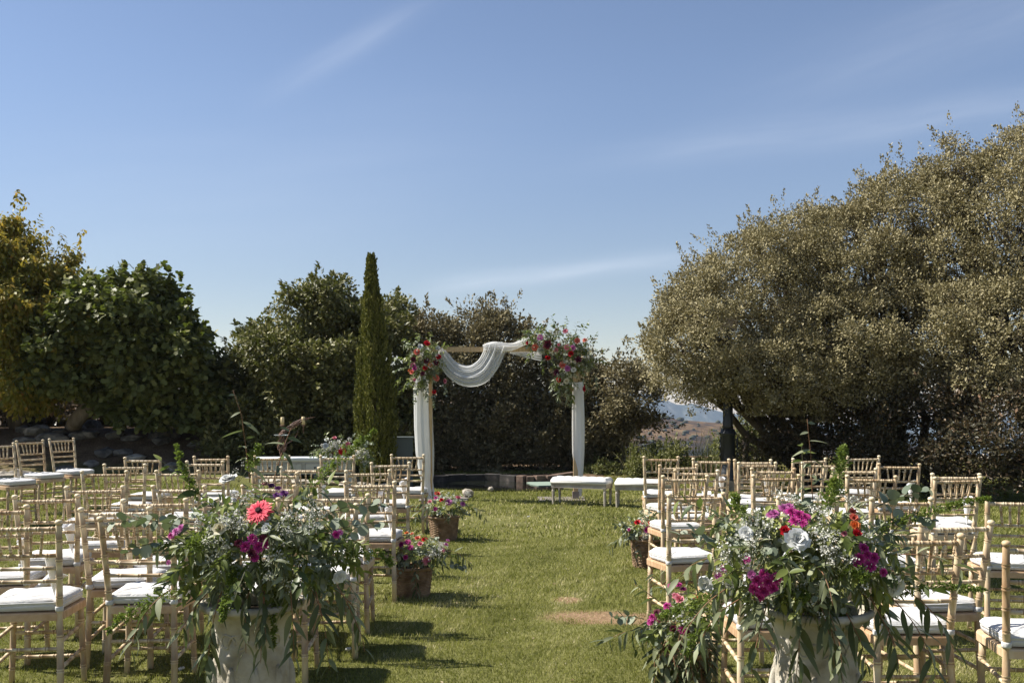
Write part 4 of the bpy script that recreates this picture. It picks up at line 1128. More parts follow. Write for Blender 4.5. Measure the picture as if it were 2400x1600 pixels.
m_voile = m_tulle.copy(); m_voile.name = 'white_voile'
for nd in m_voile.node_tree.nodes:
    if nd.bl_idname == 'ShaderNodeMapRange': nd.inputs[3].default_value = .93; nd.inputs[4].default_value = 1.0
def post_drape(name, prof, label, seed, folds):
    """prof: (py, px centre, half width px)"""
    g = empty(name, (A(prof[0][1], 0).x, AD, 0)); tag(g, label, 'drape', 'drapes wrapped round the arch posts')
    pr = np.array(prof, float); rng_ = random.Random(seed); ph = [rng_.uniform(0, 6.28) for _ in range(6)]
    ys_ = np.linspace(pr[0, 0], pr[-1, 0], 90); n2 = 110; P = np.zeros((90, n2, 3))
    for i, y_ in enumerate(ys_):
        cx2 = np.interp(y_, pr[:, 0], pr[:, 1]); hw = np.interp(y_, pr[:, 0], pr[:, 2])*AD/F
        for j in range(n2):
            a = R(-100)+R(380)*j/(n2-1)
            rad = 1+.11*math.sin(a*folds+ph[0]+.25*math.sin(i*.06))+.05*math.sin(a*(folds*2+1)+ph[1]+i*.012)+.03*math.sin(a*3+ph[2]+i*.05)
            P[i, j] = np.array(A(cx2, y_))+np.array((math.cos(a)*hw*rad, math.sin(a)*hw*.62*rad, 0))
    np_g = np.array(g.location)
    sheet('cloth', P-np_g, np.linspace(0, 1, n2), m_voile, g)
    return g
post_drape('drape', [(888, 990, 20), (930, 990, 20), (1000, 991, 20.5), (1060, 994, 20), (1110, 998, 16), (1125, 1000, 12.5), (1140, 1000, 14), (1168, 1002, 17)], 'long white drape round the left arch post, reaching the grass', 1, 5)
post_drape('drape', [(895, 1354, 12.5), (930, 1354, 13), (1000, 1355, 14), (1060, 1355.5, 13.5), (1100, 1357.5, 10), (1121, 1357.5, 8.5), (1150, 1357, 7), (1162, 1358, 5.5)], 'narrow white drape round the right arch post behind the bench', 2, 4)

# ------------------------------------------------------------------ lamp post, cabinet, wooden post
m_iron = mat('black_cast_iron', (0.018, 0.020, 0.022), 0.42, 0.5)
m_lglass = mat('lamp_panel', (0.62, 0.52, 0.42), 0.4, 0.4)
g = PX(1706, 944, 17.0); g.z = 0
lp = empty('lamp_post', g); tag(lp, 'black cast iron lamp post whose head hides in the oak leaves', 'lamp post')
mb = MB(); mb.box((0, 0, .08), (.42, .42, .20)); mb.build('plinth', m_dstone, lp, False)
mb = MB(); mb.lathe([(.19, .16), (.19, .22), (.155, .25), (.165, .30), (.14, .34), (.135, .40), (.125, .43)]+[(.122, .46), (.120, .94), (.13, .955), (.145, .975), (.145, .99), (.125, 1.01), (.12, 1.04), (.10, 1.06)], 24,
    fn=lambda r, z, a: r*(1+(.025*math.cos(a*8) if .44 < z < .95 else 0))); mb.build('base', m_iron, lp)
mb = MB(); mb.lathe([(.094, 1.05), (.085, 1.12), (.082, 2.0), (.07, 2.02), (.07, 2.6), (.06, 2.62), (.045, 2.75)], 20, fn=lambda r, z, a: r*(1+.02*math.cos(a*10))); mb.build('pole', m_iron, lp)
for s in (-1, 1):
    mb = MB()
    for k in range(3):
        mb.tube([(s*.13, -.06, .55+k*.13), (s*.155, -.08, .60+k*.13), (s*.14, -.09, .65+k*.13)], .012, 6)
    mb.tube([(s*.135, -.07, .52), (s*.145, -.075, .93)], .010, 6)
    mb.build('ornament', m_iron, lp)
ln = MB(); ln.add([(-.11, -.11, 2.74), (.11, -.11, 2.74), (.11, .11, 2.74), (-.11, .11, 2.74), (-.17, -.17, 3.08), (.17, -.17, 3.08), (.17, .17, 3.08), (-.17, .17, 3.08)], [(3, 2, 1, 0), (4, 5, 6, 7), (0, 1, 5, 4), (1, 2, 6, 5), (2, 3, 7, 6), (3, 0, 4, 7)])
ln.build('lantern', m_lglass, lp, False)
mb = MB()
for sx in (-1, 1):
    for sy in (-1, 1): mb.tube([(sx*.113, sy*.113, 2.73), (sx*.173, sy*.173, 3.09)], .009, 6)
mb.lathe([(.24, 3.085), (.20, 3.11), (.08, 3.22), (.03, 3.25), (.035, 3.29), (.01, 3.33)], 4)
mb.build('lantern_frame', m_iron, lp, False)
g = PX(1747, 944, 18.2); g.z = 0
mb = MB(); mb.tube([(0, 0, 0), (0.01, 0, .5), (0, 0, 1.0)], [.075, .07, .065], 10); o = mb.build('wooden_post', m_bark); o.location = g
tag(o, 'short weathered grey wooden post right of the lamp post', 'post')
g = PX(943, 944, 18.6); g.z = 0
cbx = empty('cabinet', g, R(8)); tag(cbx, 'plain grey green garden cabinet half hidden right of the cypress', 'cabinet')
m_cab = mat('grey_green_panel', (0.13, 0.15, 0.14), 0.5, 0.3)
mb = MB(); mb.box((0, 0, .42), (.38, .3, .84)); mb.build('body', m_cab, cbx, False)
mb = MB(); mb.box((0, 0, .855), (.42, .34, .03)); mb.build('lid', m_cab, cbx, False)
mb = MB(); mb.box((0, -.157, .42), (.32, .014, .76)); mb.build('door', m_cab, cbx, False)
# ------------------------------------------------------------------ flowers and leaves
def petal(L, W, el, curl, ruffle=0.0, nu=4, nv=3, tipw=0.6, cup=0.15):
    """rows of points: out along +y, raised by angle el, curling"""
    V_ = []; rows = nu+1
    a = el; y = z = 0.0; prev = 0
    for i in range(rows):
        u = i/nu
        if i:
            st = L/nu; a2 = el+curl*u; y += math.cos(a2)*st; z += math.sin(a2)*st
        wd = W*(math.sin(math.pi*min(1, .12+u*(.5+.38*(1-tipw))))**.8)
        if i == nu: wd *= tipw*.75
        for j in range(nv):
            q_ = j/(nv-1)*2-1
            V_.append((q_*wd, y, z+cup*wd*q_*q_+ruffle*math.sin(j*2.6+u*6)*u))
    Fc = [(i*nv+j, i*nv+j+1, (i+1)*nv+j+1, (i+1)*nv+j) for i in range(nu) for j in range(nv-1)]
    return V_, Fc
def bloom_mesh(name, layers, m, seed=1):
    """layers: (count, L, W, el, curl, ruffle, z0, tipw)"""
    r = random.Random(seed); mb = MB()
    for li, (n, L, W, el, cu, ru, z0, tw) in enumerate(layers):
        for k in range(n):
            a = 2*math.pi*(k+.5*(li % 2)+r.uniform(-.18, .18))/n
            V_, Fc = petal(L*r.uniform(.85, 1.12), W*r.uniform(.85, 1.1), el+r.uniform(-.12, .12), cu*r.uniform(.7, 1.2), ru, tipw=tw)
            M = Matrix.Rotation(a, 3, 'Z')
            mb.add([M @ Vector(p)+Vector((0, 0, z0)) for p in V_], Fc)
    return mb.mesh(name, m)
def petalmat(name, c1, c2, rough=.6, trans=.25):
    m = mat(name, c1, rough, .25); t = m.node_tree; b = t.nodes['Principled BSDF']
    v = mapping(t); ln_ = N(t, 'ShaderNodeVectorMath', operation='LENGTH'); t.links.new(v, ln_.inputs[0]); c = ramp(t, math_node(t, 'ADD', math_node(t, 'MULTIPLY', ln_.outputs['Value'], .75), math_node(t, 'MULTIPLY', tnoise(t, v, 9, 3), .45)), [(0.35, tuple(q_*(.9 if c1[1] > .4 else .7) for q_ in c1)), (0.65, c1), (1.0, c2)]); t.links.new(c, b.inputs['Base Color'])
    tr = N(t, 'ShaderNodeBsdfTranslucent'); t.links.new(c, tr.inputs['Color']); mx = N(t, 'ShaderNodeMixShader'); mx.inputs[0].default_value = trans
    t.links.new(b.outputs[0], mx.inputs[1]); t.links.new(tr.outputs[0], mx.inputs[2]); t.links.new(mx.outputs[0], t.nodes['Material Output'].inputs[0])
    return m
PM = {
 'white': petalmat('white_petal', (.66, .66, .62), (.78, .78, .76)), 'cream': petalmat('cream_petal', (.62, .56, .36), (.72, .68, .52)),
 'red': petalmat('red_petal', (.42, .006, .014), (.62, .02, .03)), 'coral': petalmat('coral_petal', (.62, .12, .08), (.72, .24, .16)),
 'pink': petalmat('pink_petal', (.62, .16, .22), (.72, .34, .36)), 'magenta': petalmat('magenta_petal', (.30, .010, .12), (.58, .06, .32)),
 'gerb': petalmat('gerbera_petal', (.72, .03, .08), (.86, .13, .17)), 'orange': petalmat('orange_petal', (.66, .14, .03), (.75, .28, .08)),
 'purple': petalmat('purple_petal', (.10, .02, .12), (.22, .06, .26)), 'lilac': petalmat('lilac_petal', (.45, .10, .30), (.60, .22, .45)),
 'wine': petalmat('wine_petal', (.07, .006, .02), (.16, .012, .035)),
}
m_core = mat('dark_flower_core', (.03, .012, .012), .8, .1)
m_core_y = mat('green_core', (.30, .30, .05), .8, .1)
# unit-size blooms (radius about 1)
PEONY = [(6, .34, .24, .85, -1.5, .03, .26, 1.2), (6, .40, .26, 1.15, -1.0, .04, .14, 1.2), (5, .42, .26, 1.35, -.2, .05, .05, 1.1), (7, .60, .34, 1.15, -.3, .06, 0, 1.2), (8, .80, .40, .85, -.4, .07, 0, 1.25), (9, .95, .44, .50, -.3, .06, -.03, 1.25), (9, 1.05, .46, .15, .1, .05, -.08, 1.2)]
ROSE = [(4, .36, .26, 1.45, .3, .02, .1, 1.2), (5, .52, .36, 1.35, .1, .02, .04, 1.2), (6, .70, .44, 1.12, -.3, .03, 0, 1.2), (7, .92, .50, .78, -.6, .04, 0, 1.2)]
MUM = [(9, .45, .09, 1.2, -.5, 0, .05, .8), (12, .70, .11, .85, -.5, 0, .03, .8), (14, .92, .13, .45, -.3, 0, 0, .8), (15, 1.08, .14, .1, -.2, 0, -.04, .8)]
GERB = [(24, .46, .05, .42, -.5, 0, .03, .7), (28, .80, .075, .30, -.3, 0, .03, .7), (30, 1.0, .088, .12, -.2, 0, 0, .7), (30, 1.06, .09, -.06, -.2, 0, -.03, .7)]
KIND = {'peony': PEONY, 'rose': ROSE, 'mum': MUM, 'gerbera': GERB}
_bm = {}
def bloom(kind, col, size, loc, nrm, parent, core=False):
    key = (kind, col)
    if key not in _bm: _bm[key] = bloom_mesh(kind, KIND[kind], PM[col], len(_bm)+3)
    nm = {'peony': 'peony', 'rose': 'rose', 'mum': 'chrysanthemum', 'gerbera': 'gerbera'}[kind]
    o = obj(nm, _bm[key], parent); o.location = loc
    o.rotation_euler = (Vector(nrm).to_track_quat('Z', 'Y') @ Matrix.Rotation(random.uniform(0, 6.28), 4, 'Z').to_quaternion()).to_euler()
    o.scale = (size,)*3
    if core:
        if 'core' not in _bm:
            mb = MB(); mb.lathe([(.20, .02), (.235, .20), (.20, .27), (.1, .24)], 18); _bm['core'] = mb.mesh('flower_centre', m_core)
        obj('flower_centre', _bm['core'], o)
    return o

def gleaf(name, c_dark, c_mid, c_light, rough=.5, spec=.4, trans=.18, tcol=(.25, .38, .08)):
    """leaf coloured per object and with a midrib"""
    m = mat(name, c_mid, rough, spec); t = m.node_tree; b = t.nodes['Principled BSDF']
    oi = N(t, 'ShaderNodeObjectInfo'); at = N(t, 'ShaderNodeAttribute'); at.attribute_name = 'tone'
    f = math_node(t, 'ADD', math_node(t, 'MULTIPLY', tnoise(t, mapping(t), 9, 3), .5), math_node(t, 'ADD', math_node(t, 'MULTIPLY', oi.outputs['Random'], .55), math_node(t, 'MULTIPLY', at.outputs['Fac'], .5)))
    c = ramp(t, f, [(0.2, c_dark), (0.5, c_mid), (0.85, c_light)]); t.links.new(c, b.inputs['Base Color'])
    tr = N(t, 'ShaderNodeBsdfTranslucent'); t.links.new(mixcol(t, .5, c, tcol), tr.inputs['Color']); mx = N(t, 'ShaderNodeMixShader'); mx.inputs[0].default_value = trans
    t.links.new(b.outputs[0], mx.inputs[1]); t.links.new(tr.outputs[0], mx.inputs[2]); t.links.new(mx.outputs[0], t.nodes['Material Output'].inputs[0])
    return m
m_willow = gleaf('willow_eucalyptus', (.055, .064, .030), (.135, .150, .078), (.29, .30, .18), .5, .22)
m_silver = gleaf('silver_eucalyptus', (.10, .125, .085), (.21, .235, .165), (.36, .38, .29), .6, .18, .12)
m_green = gleaf('olive_green_leaf', (.038, .055, .014), (.10, .125, .03), (.22, .235, .06), .42, .3, .22)
m_stem = mat('green_stem', (.10, .10, .045), .6, .3)
m_redstem = mat('reddish_stem', (.22, .11, .055), .6, .3)
def leaf_mesh(name, m, L, W, shape, curl, seg=6, fold=.25):
    mb = MB(); V_ = []
    for i in range(seg+1):
        u = i/seg
        if shape == 'lance': wd = W*math.sin(math.pi*u**.75)**.9
        else: wd = W*math.sqrt(max(0, 1-(2*u-1)**2))
        wd = max(wd, .0006)
        y = L*(u-.10*curl*u*u); z = -curl*L*.5*u*u
        V_ += [(-wd, y, z+fold*wd), (0, y, z), (wd, y, z+fold*wd)]
    Fc = [(3*i+j, 3*i+j+1, 3*i+j+4, 3*i+j+3) for i in range(seg) for j in range(2)]
    mb.add(V_, Fc); return mb.mesh(name, m)
LV = {'willow': [leaf_mesh('leaf', m_willow, .120, .0118, 'lance', c) for c in (.2, .5, .9)]+[leaf_mesh('leaf', m_willow, .098, .0155, 'lance', .4)],
      'silver': [leaf_mesh('leaf', m_silver, .052, .023, 'round', c) for c in (.1, .4)],
      'green': [leaf_mesh('leaf', m_green, .082, .0165, 'lance', c) for c in (.2, .55)]}
LMAT = {'willow': m_willow, 'silver': m_silver, 'green': m_green}
GRAV = Vector((0, 0, -1))
def stem_path(p, d, L, droop, n=10):
    p = Vector(p); d = Vector(d).normalized(); P = [p.copy()]
    for i in range(n):
        d = (d+GRAV*droop*(1.0/n)*(0.4+1.2*i/n)+Vector((random.gauss(0, .05), random.gauss(0, .05), random.gauss(0, .04)))).normalized()
        p = p+d*L/n; P.append(p.copy())
    return P
class Joined:
    """leaves collected into one foliage mesh"""
    def __init__(s): s.d = {}
    def leaf(s, kind, me, M):
        mb, tn = s.d.setdefault(kind, (MB(), []))
        vs = [M @ v.co for v in me.vertices]; mb.add(vs, [tuple(p.vertices) for p in me.polygons]); tn += [random.random()]*len(vs)
    def build(s, parent, nm='foliage'):
        for k, (mb, tn) in s.d.items():
            me = mb.mesh(nm, LMAT[k], False); a = me.attributes.new('tone', 'FLOAT', 'POINT'); a.data.foreach_set('value', tn)
            o = obj(nm, me, parent); o['kind'] = 'stuff'
def sprig(parent, p, d, L, kind, nleaf, scale=1.0, droop=.8, joined=None, hang=.5):
    P = stem_path(p, d, L, droop)
    mb = MB(); mb.tube(P, [.0022*scale*(1-.6*i/len(P)) for i in range(len(P))], 5)
    so = None
    if joined is None:
        so = mb.build({'willow': 'eucalyptus_sprig', 'silver': 'silver_sprig', 'green': 'leafy_sprig'}[kind], m_redstem if kind == 'willow' else m_stem, parent)
    for k in range(nleaf):
        u = .12+.88*(k+.5)/nleaf if kind != 'silver' else .1+.9*((k//2)+.5)/((nleaf+1)//2)
        x = u*(len(P)-1); i = min(int(x), len(P)-2); pt = P[i].lerp(P[i+1], x-i); tg = (P[i+1]-P[i]).normalized()
        sd = tg.orthogonal(); sd.rotate(Matrix.Rotation((k % 2)*math.pi+random.uniform(-.6, .6)+k*.5, 3, tg)); 
        ld = (tg*random.uniform(.4, 1.0)+sd*random.uniform(.6, 1.0)+GRAV*hang*random.uniform(.2, 1.3)).normalized()
        me = random.choice(LV[kind]); s_ = scale*random.uniform(.7, 1.2)*(1.05-.35*u)
        q_ = ld.to_track_quat('Y', 'Z') @ Matrix.Rotation(random.uniform(-.9, .9), 4, 'Y').to_quaternion()
        if joined is None:
            o = obj('leaf', me, so); o.location = pt; o.rotation_euler = q_.to_euler(); o.scale = (s_,)*3
        else:
            joined.leaf(kind, me, Matrix.Translation(pt) @ q_.to_matrix().to_4x4() @ Matrix.Scale(s_, 4))
    return so
m_fern = leafmat('asparagus_fern', [(0, (.055, .085, .012)), (.5, (.13, .175, .03)), (1, (.27, .31, .08))], .5, .3, .3, (.3, .42, .05))
def fern(parent, p, d, L, droop=.5, r0=.045, n=900, s=1.0):
    P = np.array([tuple(x) for x in stem_path(p, d, L, droop, 14)])
    rng = np.random.default_rng(int(abs(P[0, 0]*1000)+n))
    n = int(n*.62); k = n//9; u = rng.random(k)**.8; x = u*(len(P)-1); i = np.minimum(x.astype(int), len(P)-2); c = P[i]+(P[i+1]-P[i])*(x-i)[:, None]; tg = norm(P[i+1]-P[i])
    rad = r0*1.35*(1.05-u)**.6*rng.uniform(.25, 1, k); out_ = norm(np.cross(tg, unit(k, rng))); tipd = norm(out_+tg*.7)
    idx = np.repeat(np.arange(k), 9); v_ = rng.random(len(idx))
    pos = c[idx]+tipd[idx]*(rad[idx]*v_)[:, None]+rng.normal(0, .0016, (len(idx), 3))
    o = leaf_cloud('fern_frond', pos, tipd[idx]+unit(len(idx), rng)*.9, rng.uniform(.007, .014, len(idx))*s, m_fern, np.clip(rng.normal(.5, .2, len(idx)), 0, 1), 'oak', parent)
    o['kind'] = 'stuff'
    return o
m_baby = leafmat('baby_breath', [(0, (.30, .30, .22)), (.5, (.62, .60, .53)), (1, (.80, .78, .72))], .7, .1, .2, (.5, .5, .45))
def baby(parent, c, r, n, s=.0075):
    rng = np.random.default_rng(int(abs(c[0]*1000)+abs(c[2])*100)+n)
    ncl = max(4, n//14); cc = np.array(c)+unit(ncl, rng)*(rng.random(ncl)**.4)[:, None]*np.array(r)
    idx = rng.integers(0, ncl, n); off = unit(n, rng)*.016*rng.random((n, 1))**.5
    pos = cc[idx]+off
    o = leaf_cloud('baby_breath', pos, norm(off)+unit(n, rng)*.8, rng.uniform(.6, 1.4, n)*s, m_baby, np.clip(rng.normal(.6, .25, n), 0, 1), 'fat', parent)
    o['kind'] = 'stuff'
    mb = MB()
    for q_ in cc[:40]:
        a_ = Vector(c)+Vector((0, 0, -r[2]*1.2)); mb.tube([a_, a_.lerp(Vector(q_), .6)+Vector((0, 0, .01)), Vector(q_)], .0008, 3)
    mb.build('baby_breath_stems', m_stem, parent)['kind'] = 'stuff'
TPL['fat'] = (np.array([(0, 0, 0), (-.55, .5, .15), (0, 1, 0), (.55, .5, .15)]), np.array([(0, 2, 1), (0, 3, 2)]))

def surf(C, Rr, px, py):
    """where the sight line through a pixel meets the front of an ellipsoid (world)"""
    o = Vector((0, 0, H)); d = (PX(px, py, 1.0)-o)
    oc = o-C; s = Vector((1/Rr[0], 1/Rr[1], 1/Rr[2])); a = Vector((d.x*s.x, d.y*s.y, d.z*s.z)); b_ = Vector((oc.x*s.x, oc.y*s.y, oc.z*s.z))
    A_, B_, C_ = a.dot(a), 2*a.dot(b_), b_.dot(b_)-1; D = B_*B_-4*A_*C_
    tt_ = (-B_-math.sqrt(D))/(2*A_) if D > 0 else -B_/(2*A_)
    p = o+d*tt_; n_ = Vector(((p.x-C.x)/Rr[0]**2, (p.y-C.y)/Rr[1]**2, (p.z-C.z)/Rr[2]**2)).normalized()
    return p, n_

# stone urns
m_urn = noisy('carved_cream_stone', [(0.30, (.20, .165, .115)), (0.45, (.36, .32, .25)), (0.6, (.46, .42, .35)), (0.8, (.54, .51, .45))], 9, .85, .15, .7, 28, detail=8, bdist=.012)
def urn(loc, label, k=1.0):
    g = empty('stone_urn', loc); tag(g, label, 'urn', 'stone urns at the back of the aisle')
    prof = [(.105, 0), (.11, .02), (.11, .07), (.085, .09), (.06, .12), (.052, .17), (.06, .21), (.095, .26), (.12, .32), (.137, .39), (.144, .455), (.144, .51), (.139, .55), (.133, .575), (.131, .59), (.1315, .605), (.134, .63), (.140, .66), (.150, .69), (.165, .712), (.186, .727), (.193, .732), (.195, .742), (.191, .752), (.178, .755), (.165, .745), (.150, .71), (.14, .67)]
    P2 = []
    for i in range(len(prof)-1):
        for q_ in range(3):
            u = q_/3; P2.append((prof[i][0]*(1-u)+prof[i+1][0]*u, prof[i][1]*(1-u)+prof[i+1][1]*u))
    P2.append(prof[-1])
    def fn(r, z, a):
        r *= k
        if .26 < z < .50: r *= 1+.035*abs(math.cos(a*8))-.015
        if .50 < z < .70:
            e = math.exp(-((z-.61)/.06)**2)
            r += .006*e*(math.sin(a*7+z*40)*math.sin(z*60+a*3)+.6*math.sin(a*14-z*50))
        if .71 < z < .745: r *= 1+.012*math.cos(a*22)
        return r
    mb = MB(); mb.lathe(P2, 72, fn=fn); mb.build('vessel', m_urn, g)
    # scrolls in relief on the neck
    mb = MB()
    for c_ in range(6):
        a0 = c_*math.pi/3+.2
        for s in (-1, 1):
            P = []
            for i in range(22):
                u = i/21; th_ = u*6.5; rr = .038*(1-u)+.006
                aa = a0+s*(.20-rr*math.cos(th_)/.125*.9*1.0); zz_ = .612+rr*math.sin(th_)
                rad = np.interp(zz_, [p[1] for p in prof[11:19]], [p[0] for p in prof[11:19]])*k-.001
                P.append((math.cos(aa)*rad, math.sin(aa)*rad, zz_))
            mb.tube(P, [.0052*(1-.4*i/21) for i in range(22)], 6)
    mb.build('scroll_relief', m_urn, g)
    mb = MB()
    for c_ in range(10):
        a0 = c_*math.pi/5; P = []
        for i in range(10):
            u = i/9; zz_ = .53-.20*u; rad = float(np.interp(zz_, [p[1] for p in prof[7:13]], [p[0] for p in prof[7:13]]))*k+.002*math.sin(u*3.1)
            P.append((math.cos(a0)*rad, math.sin(a0)*rad, zz_))
        mb.tube(P, [.006+.014*math.sin(min(1, u*1.1+.05)*3.14) for u in [i/9 for i in range(10)]], 6)
    mb.build('leaf_relief', m_urn, g)
    mb = MB(); mb.lathe([(.15*k, .705), (.05, .71)], 24); mb.build('soil', mat('urn_soil', (.04, .03, .02), .95, .05), g)
    return g
UL = Vector((-.985, 3.78, 0)); UR = Vector((1.115, 3.66, 0))
urn(UL, 'carved cream stone urn on the left, under the pink gerbera bouquet')
urn(UR, 'carved cream stone urn on the right, under the white peony bouquet', 1.05)

def bouquet(base, label, C, Rr, seed, flowers, babies, ferns, hang_n, top_sprigs, hang_front=()):
    random.seed(seed)
    g = empty('bouquet', base); tag(g, label, 'bouquet', 'large bouquets in the stone urns')
    Bv = Vector(base); C = Vector(C)
    J = Joined(); total = 0
    def loc_(p): return Vector(p)-Bv
    # individually built leaves, nearest and largest first
    specs = []
    for px, py, dx, dz, dy, L, kind, nl, dr in top_sprigs:
        p, n_ = surf(C, [r*.75 for r in Rr], px, py); specs.append((p, Vector((dx, dy, dz)), L, kind, nl, dr))
    for k in range(hang_n):
        a = random.uniform(math.pi*1.02, math.pi*1.98) if k % 5 else random.uniform(0, math.pi)
        d = Vector((math.cos(a), math.sin(a)*.9, random.uniform(-.35, .25)))
        p = C+Vector((d.x*Rr[0]*.35, d.y*Rr[1]*.45, -Rr[2]*random.uniform(.25, .55)))
        specs.append((p, d, random.uniform(.22, .36), 'willow' if random.random() < .8 else 'green', 10, random.uniform(1.4, 3.0)))
    for p, d, L, kind, nl, dr in specs:
        if total+nl > 292: break
        sprig(g, loc_(p), d, L, kind, nl, scale=.8 if dr < .12 else 1.0, droop=dr, hang=.9 if kind == 'willow' else .35); total += nl
    for (px, py, dx, dz, L, nl, sc_) in hang_front:
        p = PX(px, py, C.y-Rr[1]*.62); kind = 'willow'
        if total+nl > 297: break
        sprig(g, loc_(p), Vector((dx, -.35, dz)), L, kind, nl, scale=sc_*.9, droop=1.6, hang=.9); total += nl
    # joined leaf filling
    for k in range(300):
        d = Vector((random.gauss(0, 1), random.gauss(-.35, 1), random.gauss(.05, .8))).normalized()
        p = C+Vector((d.x*Rr[0], d.y*Rr[1], d.z*Rr[2]))*random.uniform(.25, .72)
        kind = random.choice(['willow', 'willow', 'green', 'green', 'silver'])
        sprig(None, loc_(p), d+Vector((0, -.1, .05)), random.uniform(.09, .17)*(1-.35*max(0, d.z)), kind, 8, scale=random.uniform(.5, .88), droop=.9, joined=J, hang=.45)
    J.build(g)
    for (px, py, kind, col, size, dn) in flowers:
        p, n_ = surf(C, [r*.97 for r in Rr], px, py)
        nrm = (n_*.8+Vector((0, -.45, .25))+Vector((random.gauss(0, .15), 0, random.gauss(0, .12)))).normalized()
        bloom(kind, col, size, loc_(p), nrm, g, core=(kind == 'gerbera'))
    for (px, py, r, n) in babies:
        p, n_ = surf(C, [x*.92 for x in Rr], px, py); baby(g, loc_(p), (r, r, r*.8), int(n*.42), .0066)
    for (px, py, dx, dz, dy, L, n, dr, r0_) in ferns:
        p, n_ = surf(C, [x*.7 for x in Rr], px, py); fern(g, loc_(p), Vector((dx, dy, dz)), L, dr, r0_, n)
    return g
CL = (UL.x+.03, UL.y, .955); RL = (.41, .30, .235)
bouquet((UL.x, UL.y, .745), 'dark leafy bouquet with one big pink gerbera in the left urn', CL, RL, 21,
  [(607, 1197, 'gerbera', 'gerb', .047, 0), (592, 1262, 'mum', 'magenta', .0189, 0), (575, 1280, 'mum', 'magenta', .0189, 0), (606, 1280, 'mum', 'magenta', .0206, 0), (590, 1296, 'mum', 'wine', .0189, 0), (598, 1306, 'mum', 'magenta', .0155, 0),
   (618, 1262, 'mum', 'wine', .0172, 0), (560, 1272, 'mum', 'wine', .0155, 0), (625, 1275, 'mum', 'magenta', .0155, 0),
   (636, 1138, 'mum', 'purple', .0155, 0), (652, 1144, 'mum', 'lilac', .0146, 0), (666, 1156, 'mum', 'purple', .0172, 0), (622, 1134, 'mum', 'magenta', .0120, 0), (648, 1160, 'mum', 'purple', .0129, 0),
   (535, 1124, 'peony', 'white', .032, 0), (516, 1240, 'rose', 'cream', .030, 0), (412, 1245, 'mum', 'lilac', .0172, 0), (402, 1255, 'mum', 'magenta', .0138, 0), (424, 1236, 'mum', 'lilac', .0138, 0),
   (787, 1252, 'mum', 'magenta', .0155, 0), (797, 1247, 'mum', 'lilac', .0120, 0), (795, 1350, 'peony', 'white', .026, 0), (395, 1318, 'mum', 'lilac', .0103, 0), (625, 1238, 'peony', 'white', .018, 0), (748, 1185, 'rose', 'cream', .018, 0)],
  [(540, 1225, .075, 520), (505, 1300, .075, 480), (700, 1235, .085, 560), (565, 1160, .05, 260), (670, 1345, .08, 480), (480, 1235, .05, 220), (735, 1195, .06, 300), (640, 1300, .05, 200), (560, 1100, .05, 140)],
  [(470, 1180, -.35, 1.0, -.1, .26, 1500, .1, .028), (720, 1150, .95, .75, -.05, .36, 1700, .15, .035), (490, 1270, -.2, .25, -.8, .14, 1300, .3, .06), (560, 1330, .0, -.2, -.8, .22, 1600, 2.6, .035),
   (430, 1380, -.9, -.2, -.3, .30, 1600, .8, .05), (640, 1380, .15, -.5, -.6, .22, 1300, 2.0, .022), (800, 1290, .9, .1, -.2, .22, 1200, .6, .045), (590, 1110, .1, .9, -.2, .12, 800, .1, .04)],
  7,
  [(585, 1130, -.12, 1.0, -.1, .36, 'willow', 9, .1), (640, 1130, .30, 1.0, 0, .22, 'willow', 7, .2), (500, 1190, -.8, .85, -.1, .28, 'green', 7, .3), (450, 1240, -1.0, .35, -.15, .30, 'silver', 14, .5), (440, 1215, -1.0, .1, -.2, .22, 'silver', 12, .2),
   (750, 1210, 1.0, .45, -.1, .26, 'silver', 12, .5), (760, 1250, 1.0, .35, -.2, .24, 'silver', 12, .6), (690, 1190, .8, .6, -.1, .2, 'green', 7, .3), (620, 1230, .1, -.1, -1, .08, 'silver', 8, .3), (420, 1270, -1, .1, -.2, .2, 'silver', 10, .8),
   (680, 1290, .5, -.2, -.9, .22, 'green', 8, 1.2), (600, 1300, -.2, -.4, -.9, .22, 'green', 8, 1.6)],
  [(520, 1385, -.3, -.9, .24, 9, 1.05), (620, 1380, .1, -1, .26, 10, 1.1), (680, 1375, .3, -1, .26, 9, 1.1), (740, 1385, .4, -1, .28, 10, 1.1), (790, 1370, .6, -.8, .26, 9, 1.1), (400, 1380, -.8, -.5, .26, 9, 1.1), (495, 1470, -.1, -1, .2, 7, 1.15)])
CR = (UR.x-.045, UR.y, .935); RR = (.44, .30, .235)
